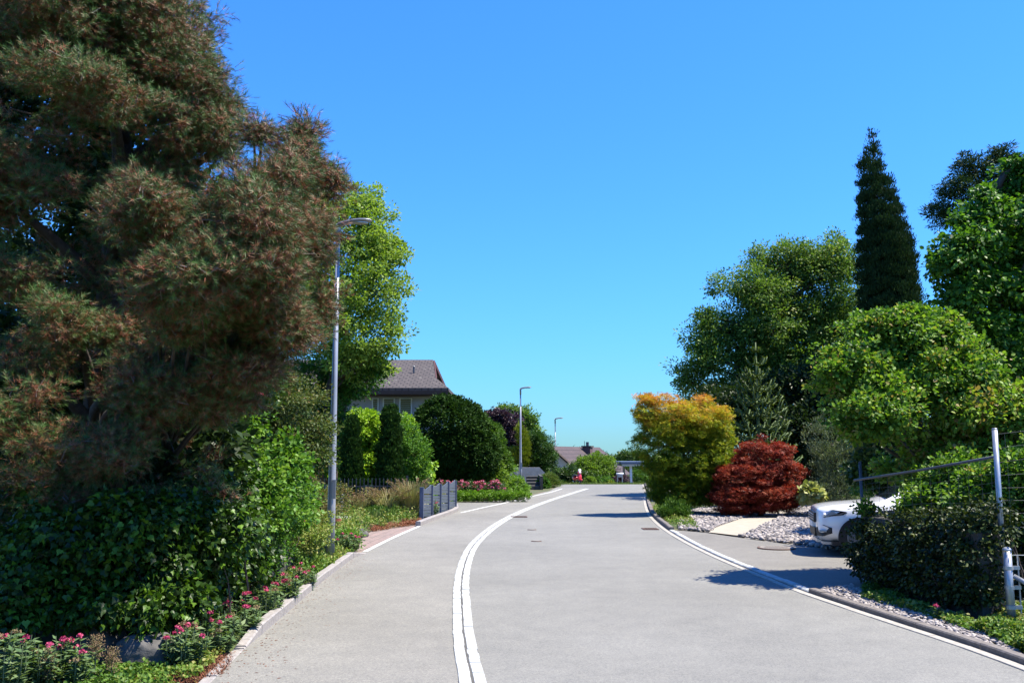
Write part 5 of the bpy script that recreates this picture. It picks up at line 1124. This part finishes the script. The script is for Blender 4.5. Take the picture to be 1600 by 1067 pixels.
def sprinkle(name, label, px0, n, mat, size, spread):
    ln = smooth_line(LK, .1); i = rng.integers(0, len(ln), n); N = normals2(ln); q = ln[i] + N[i] * np.abs(rng.normal(size=(n, 1))) * spread
    P = np.c_[q, np.full(n, .006)]; tag(scatter(name, SLIM[0], SLIM[1], P, np.c_[rng.normal(size=(n, 2)), np.zeros(n)], np.tile([0, 0, 1.], (n, 1)) + rng.normal(size=(n, 3)) * .1, size * rng.uniform(.5, 1.4, n), rng.random(n), L[mat]), label, 'litter', kind='stuff')
sprinkle('fallen_petals', 'scattered reddish petals and needles on the asphalt by the left kerb', 0, 700, 'litter', .03, .22)
ridge = smooth_line(RK, .1); n = 500; i = rng.integers(0, len(ridge), n); 
cover('ground_cover', 'bright low ground cover in the sunny corner at bottom right', 'ground cover', GP([(1520, 985), (1600, 1022), (1700, 1060), (1750, 1010), (1640, 950), (1560, 962)]), 22000, .16, .035, 'cover', tpl=BROAD, tb=.55)
cover('ground_cover', 'sparse weeds in the shade at the foot of the right hedge', 'ground cover', GP([(1345, 935), (1440, 962), (1530, 992), (1520, 975), (1440, 945), (1350, 915)]), 3500, .09, .035, 'cover', tpl=BROAD, tb=.3)
cover('ground_cover', 'weeds along the kerb by the small green bush', 'ground cover', GP([(1020, 798), (1050, 822), (1092, 828), (1082, 815), (1060, 800), (1030, 785)]), 5000, .14, .05, 'cover', tb=.5, hang=.4)
cover('lawn', 'grass beneath the shrubs under the crest planting', 'grass', [(-1.6, 51.5), (8, 51.6), (14, 58), (-4, 60)], 16000, .10, .10, 'grass', tpl=SLIM, hang=1.0)
cover('lawn', 'rough grass behind the stones under the red maple', 'grass', GP([(1080, 797), (1250, 786), (1340, 790), (1420, 800), (1400, 775), (1200, 772), (1080, 780)]), 9000, .10, .08, 'grass', tpl=SLIM, tb=.2, hang=1.0)
cover('leaf_mulch', 'green undergrowth at the foot of the roses and golden shrub', 'ground cover', GP([(690, 784), (800, 783), (828, 774), (820, 765), (700, 770)]), 7000, .18, .07, 'bright', tb=.5, hang=.4)

# ornamental grasses
def grass_clump(px, py, h, r, n, label, mat='straw', bend=.5, heads=0, Y=None, head='seed'):
    p = G(px, py); t = thing('ornamental_grass', (p[0], p[1], 0), label, 'grass clump')
    a = rng.random(n) * 6.283; rr = r * np.sqrt(rng.random(n)) * .35; hh = h * rng.uniform(.6, 1, n); lean = rng.uniform(.1, bend, n) * h
    V = []; Fq = []; k = 5; tt = []
    for i in range(n):
        d = np.array([math.cos(a[i]), math.sin(a[i])]); sd = np.array([-d[1], d[0], 0]) * .007; b = np.array([p[0] + d[0] * rr[i], p[1] + d[1] * rr[i], 0]); s0 = len(V)
        for j in range(k):
            f = j / (k - 1); c = b + np.array([d[0] * lean[i] * f * f, d[1] * lean[i] * f * f, hh[i] * (f - .22 * f ** 3 * bend)]); wv = (1 - f * .85)
            V += [c - sd * wv, c + sd * wv]; q = rng.random() * .3 + .5 * (i % 3) / 2; tt += [q, q]
        for j in range(k - 1): Fq.append((s0 + 2 * j, s0 + 2 * j + 1, s0 + 2 * j + 3, s0 + 2 * j + 2))
    mesh_obj('blades', np.array(V), np.array(Fq), L[mat], t, tint=np.array(tt))
    if heads:
        idx = rng.choice(n, heads); Q = []; Yv = []
        for i in idx:
            d = np.array([math.cos(a[i]), math.sin(a[i])])
            for f in np.linspace(.82, 1.08, 9): Q.append((p[0] + d[0] * (rr[i] + lean[i] * f * f), p[1] + d[1] * (rr[i] + lean[i] * f * f), hh[i] * (f - .22 * f ** 3 * bend))); Yv.append((d[0] * .6, d[1] * .6, .5))
        Q = np.repeat(np.array(Q), 4, 0); Yv = np.repeat(np.array(Yv), 4, 0) + rng.normal(size=(len(Q), 3)) * .3
        scatter('seed_heads', SLIM[0], SLIM[1], Q + rng.normal(size=Q.shape) * .008, Yv, sph(len(Q)), .055, rng.random(len(Q)), L[head], t)
grass_clump(645, 806, 1.05, .7, 900, 'tall pale fountain grass against the left end of the blue fence', 'straw', .45, 60)
grass_clump(632, 804, .75, .6, 700, 'greener grass clump at the foot of the tall pale grass', 'grass', .5)
grass_clump(607, 806, .95, .8, 260, 'arching grass with brown seed plumes in front of the broader columnar yew', 'straw', .95, 90)
grass_clump(588, 800, .75, .7, 600, 'airy straw coloured grass between the two columnar yews', 'straw', .5, 70)
grass_clump(561, 806, .65, .6, 420, 'reddish tipped grass below the slimmer columnar yew', 'straw', .6, 60)
grass_clump(700, 790, .75, .3, 160, 'thin grass rising behind the blue fence panels', 'straw', .4, 30)

# valerian: stems with grey green leaves and pink heads
def valerian(px, py, h, r, nst, label, heads=None, faded=.5, z=0, lean=(0, 0), name='valerian', group=None, lf=.068):
    p = G(px, py, z); t = thing(name, (p[0], p[1], z), label, 'flowering plant', group)
    Pl, Yl = [], []; mb = MB(); tips = []
    for i in range(nst):
        a = random.uniform(0, 6.283); q = random.random() ** .5; top = np.array([p[0] + math.cos(a) * r * q + lean[0], p[1] + math.sin(a) * r * q + lean[1], z + h * random.uniform(.6, 1.05) * (1 - .25 * q)])
        b = np.array([p[0] + math.cos(a) * r * q * .45, p[1] + math.sin(a) * r * q * .45, z]); mid = (b + top) / 2 + np.array([math.cos(a), math.sin(a), 0]) * .04
        mb.tube([b, mid, top], [.005, .004, .003], 4, False); tips.append(top)
        m = int(12 + h * 34)
        for j in range(m):
            f = random.uniform(.08, .93); c = (b * (1 - f) + mid * f) * (1 - f) + (mid * (1 - f) + top * f) * f; aa = random.uniform(0, 6.283)
            Pl.append(c); Yl.append((math.cos(aa), math.sin(aa), random.uniform(-.1, .7)))
    Pl = np.array(Pl); n = len(Pl)
    scatter('leaves', [(0, 0, 0), (.19, .38, .03), (0, 1, -.10), (-.19, .38, .03)], [(0, 1, 2, 3)], Pl, Yl, sph(n) * .4 + [0, 0, 1], lf * rng.uniform(.7, 1.4, n), .5 + rng.normal(size=n) * .2, L['valer'], t)
    mb.build('stems', M['stemg'], t)
    tips.sort(key=lambda q: -q[2] + random.uniform(0, h * .55)); k = heads if heads is not None else max(3, nst // 4)
    for q in tips[:k]: blossom('flower_head', q, random.uniform(.018, .030), 40, 'pink', t, .015)
    nf = int(k * faded)
    for q in tips[k:k + nf]: blossom('faded_head', q, .035, 40, 'seed', t, .014)
V_ = [(12, 1085, .40, .18, 18, 'pink valerian at the bottom left corner of the verge, leftmost in view'),
      (62, 1072, .36, .17, 18, 'pink valerian second from the left at the bottom, beside a pale seed cluster'),
      (112, 1068, .32, .15, 16, 'pink valerian in front of the rounded grey boulder'),
      (290, 1040, .30, .17, 24, 'pink valerian right of the trailing ivy, close above yellow green stonecrop'),
      (330, 1018, .34, .20, 30, 'pink valerian leaning at the start of the raised kerb'),
      (305, 1000, .36, .18, 24, 'pink valerian tucked under the lit ivy edge behind the kerb start'),
      (365, 992, .36, .22, 32, 'dense pink valerian beside the second kerb stone'),
      (348, 965, .40, .20, 26, 'pink valerian between the ivy and the second kerb stone, farther from the kerb'),
      (402, 965, .36, .22, 32, 'dense pink valerian on the kerb stones casting streaky shade'),
      (432, 945, .34, .20, 28, 'pink valerian overhanging the kerb halfway to the lamp pole'),
      (466, 922, .30, .16, 22, 'small pink valerian at the kerb with blossoms over its edge'),
      (398, 930, .50, .20, 24, 'tall pink valerian in front of the ivy, halfway to the lamp'),
      (430, 885, .75, .24, 24, 'tall red valerian among the bright shrubs behind the kerb'),
      (452, 855, .62, .22, 20, 'red valerian beside the yellow green bush, left of the lamp pole'),
      (545, 862, .32, .22, 26, 'leafy valerian with few blooms right of the lamp base'),
      (676, 806, .50, .18, 16, 'red valerian growing in front of the blue grey fence'),
      (500, 845, .42, .2, 16, 'valerian with red heads just left of the tall lamp pole')]
for v in V_: valerian(v[0] + (6 if 300 < v[0] < 480 else 0), v[1], v[2] * 1.1, v[3] * 1.15, int(v[4] * 1.3), v[5])
valerian(1482, 970, .20, .05, 3, 'single pink valerian at the right kerb below the dark hedge', 1, 0, lean=(-.06, 0))
# beige seed clusters
for px, py, Y, lab in ((150, 1010, 6.95, 'tall buff seed cluster in front of the boulder'), (75, 1040, 6.6, 'rounded buff seed cluster among the leftmost valerians'), (175, 1030, 6.9, 'small buff seed cluster left of the dark boulder')):
    c = W(px, py, Y); t = thing('seed_cluster', (c[0], c[1], 0), lab, 'plant'); n = 700
    scatter('plume', SLIM[0], SLIM[1], c + np.clip(rng.normal(size=(n, 3)), -1.8, 1.8) * [.028, .028, .045], sph(n) + [0, 0, .8], sph(n), .02, rng.random(n), L['seed'], t)
    MB().tube([(c[0], c[1], 0), c], [.006, .004], 5).build('stem', M['stemg'], t)
# low shrubs left of the lamp
tree('yellow_bush', 'yellow green bush with brown patches left of the lamp base', 'shrub', [E(487, 838, 24, 26, 13.2, .3), E(462, 835, 20, 24, 12.8, .3), E(500, 815, 16, 16, 14, .3)],
     360, 16, .075, .042, L['cover'], r0=.02, tb=.7, nl=16, zmin=.02)
tree('wild_bush', 'tangled green bush behind the red valerians left of the lamp', 'shrub', [E(440, 800, 36, 36, 12.0, .4), E(420, 850, 34, 34, 11.0, .35), E(395, 880, 26, 26, 10.2, .3), E(470, 780, 26, 24, 13, .4)],
     520, 15, .10, .05, L['bright'], r0=.02, tb=.35, nl=20, zmin=.02)
tree('weedy_shrub', 'rusty tipped weedy shrub just behind the lamp pole', 'shrub', [E(500, 790, 30, 26, 17, .4), E(530, 775, 16, 18, 19, .3), E(470, 760, 24, 18, 17, .4)],
     380, 14, .12, .055, L['mixed'], r0=.02, tb=.6, nl=14, zmin=.02)
tree('leafy_bush', 'small bright leafy bush on the brick pavers right of the lamp base', 'shrub', [E(542, 850, 20, 16, 16, .25)],
     150, 14, .08, .05, L['bright'], r0=.015, tb=.6, nl=10, zmin=.02)
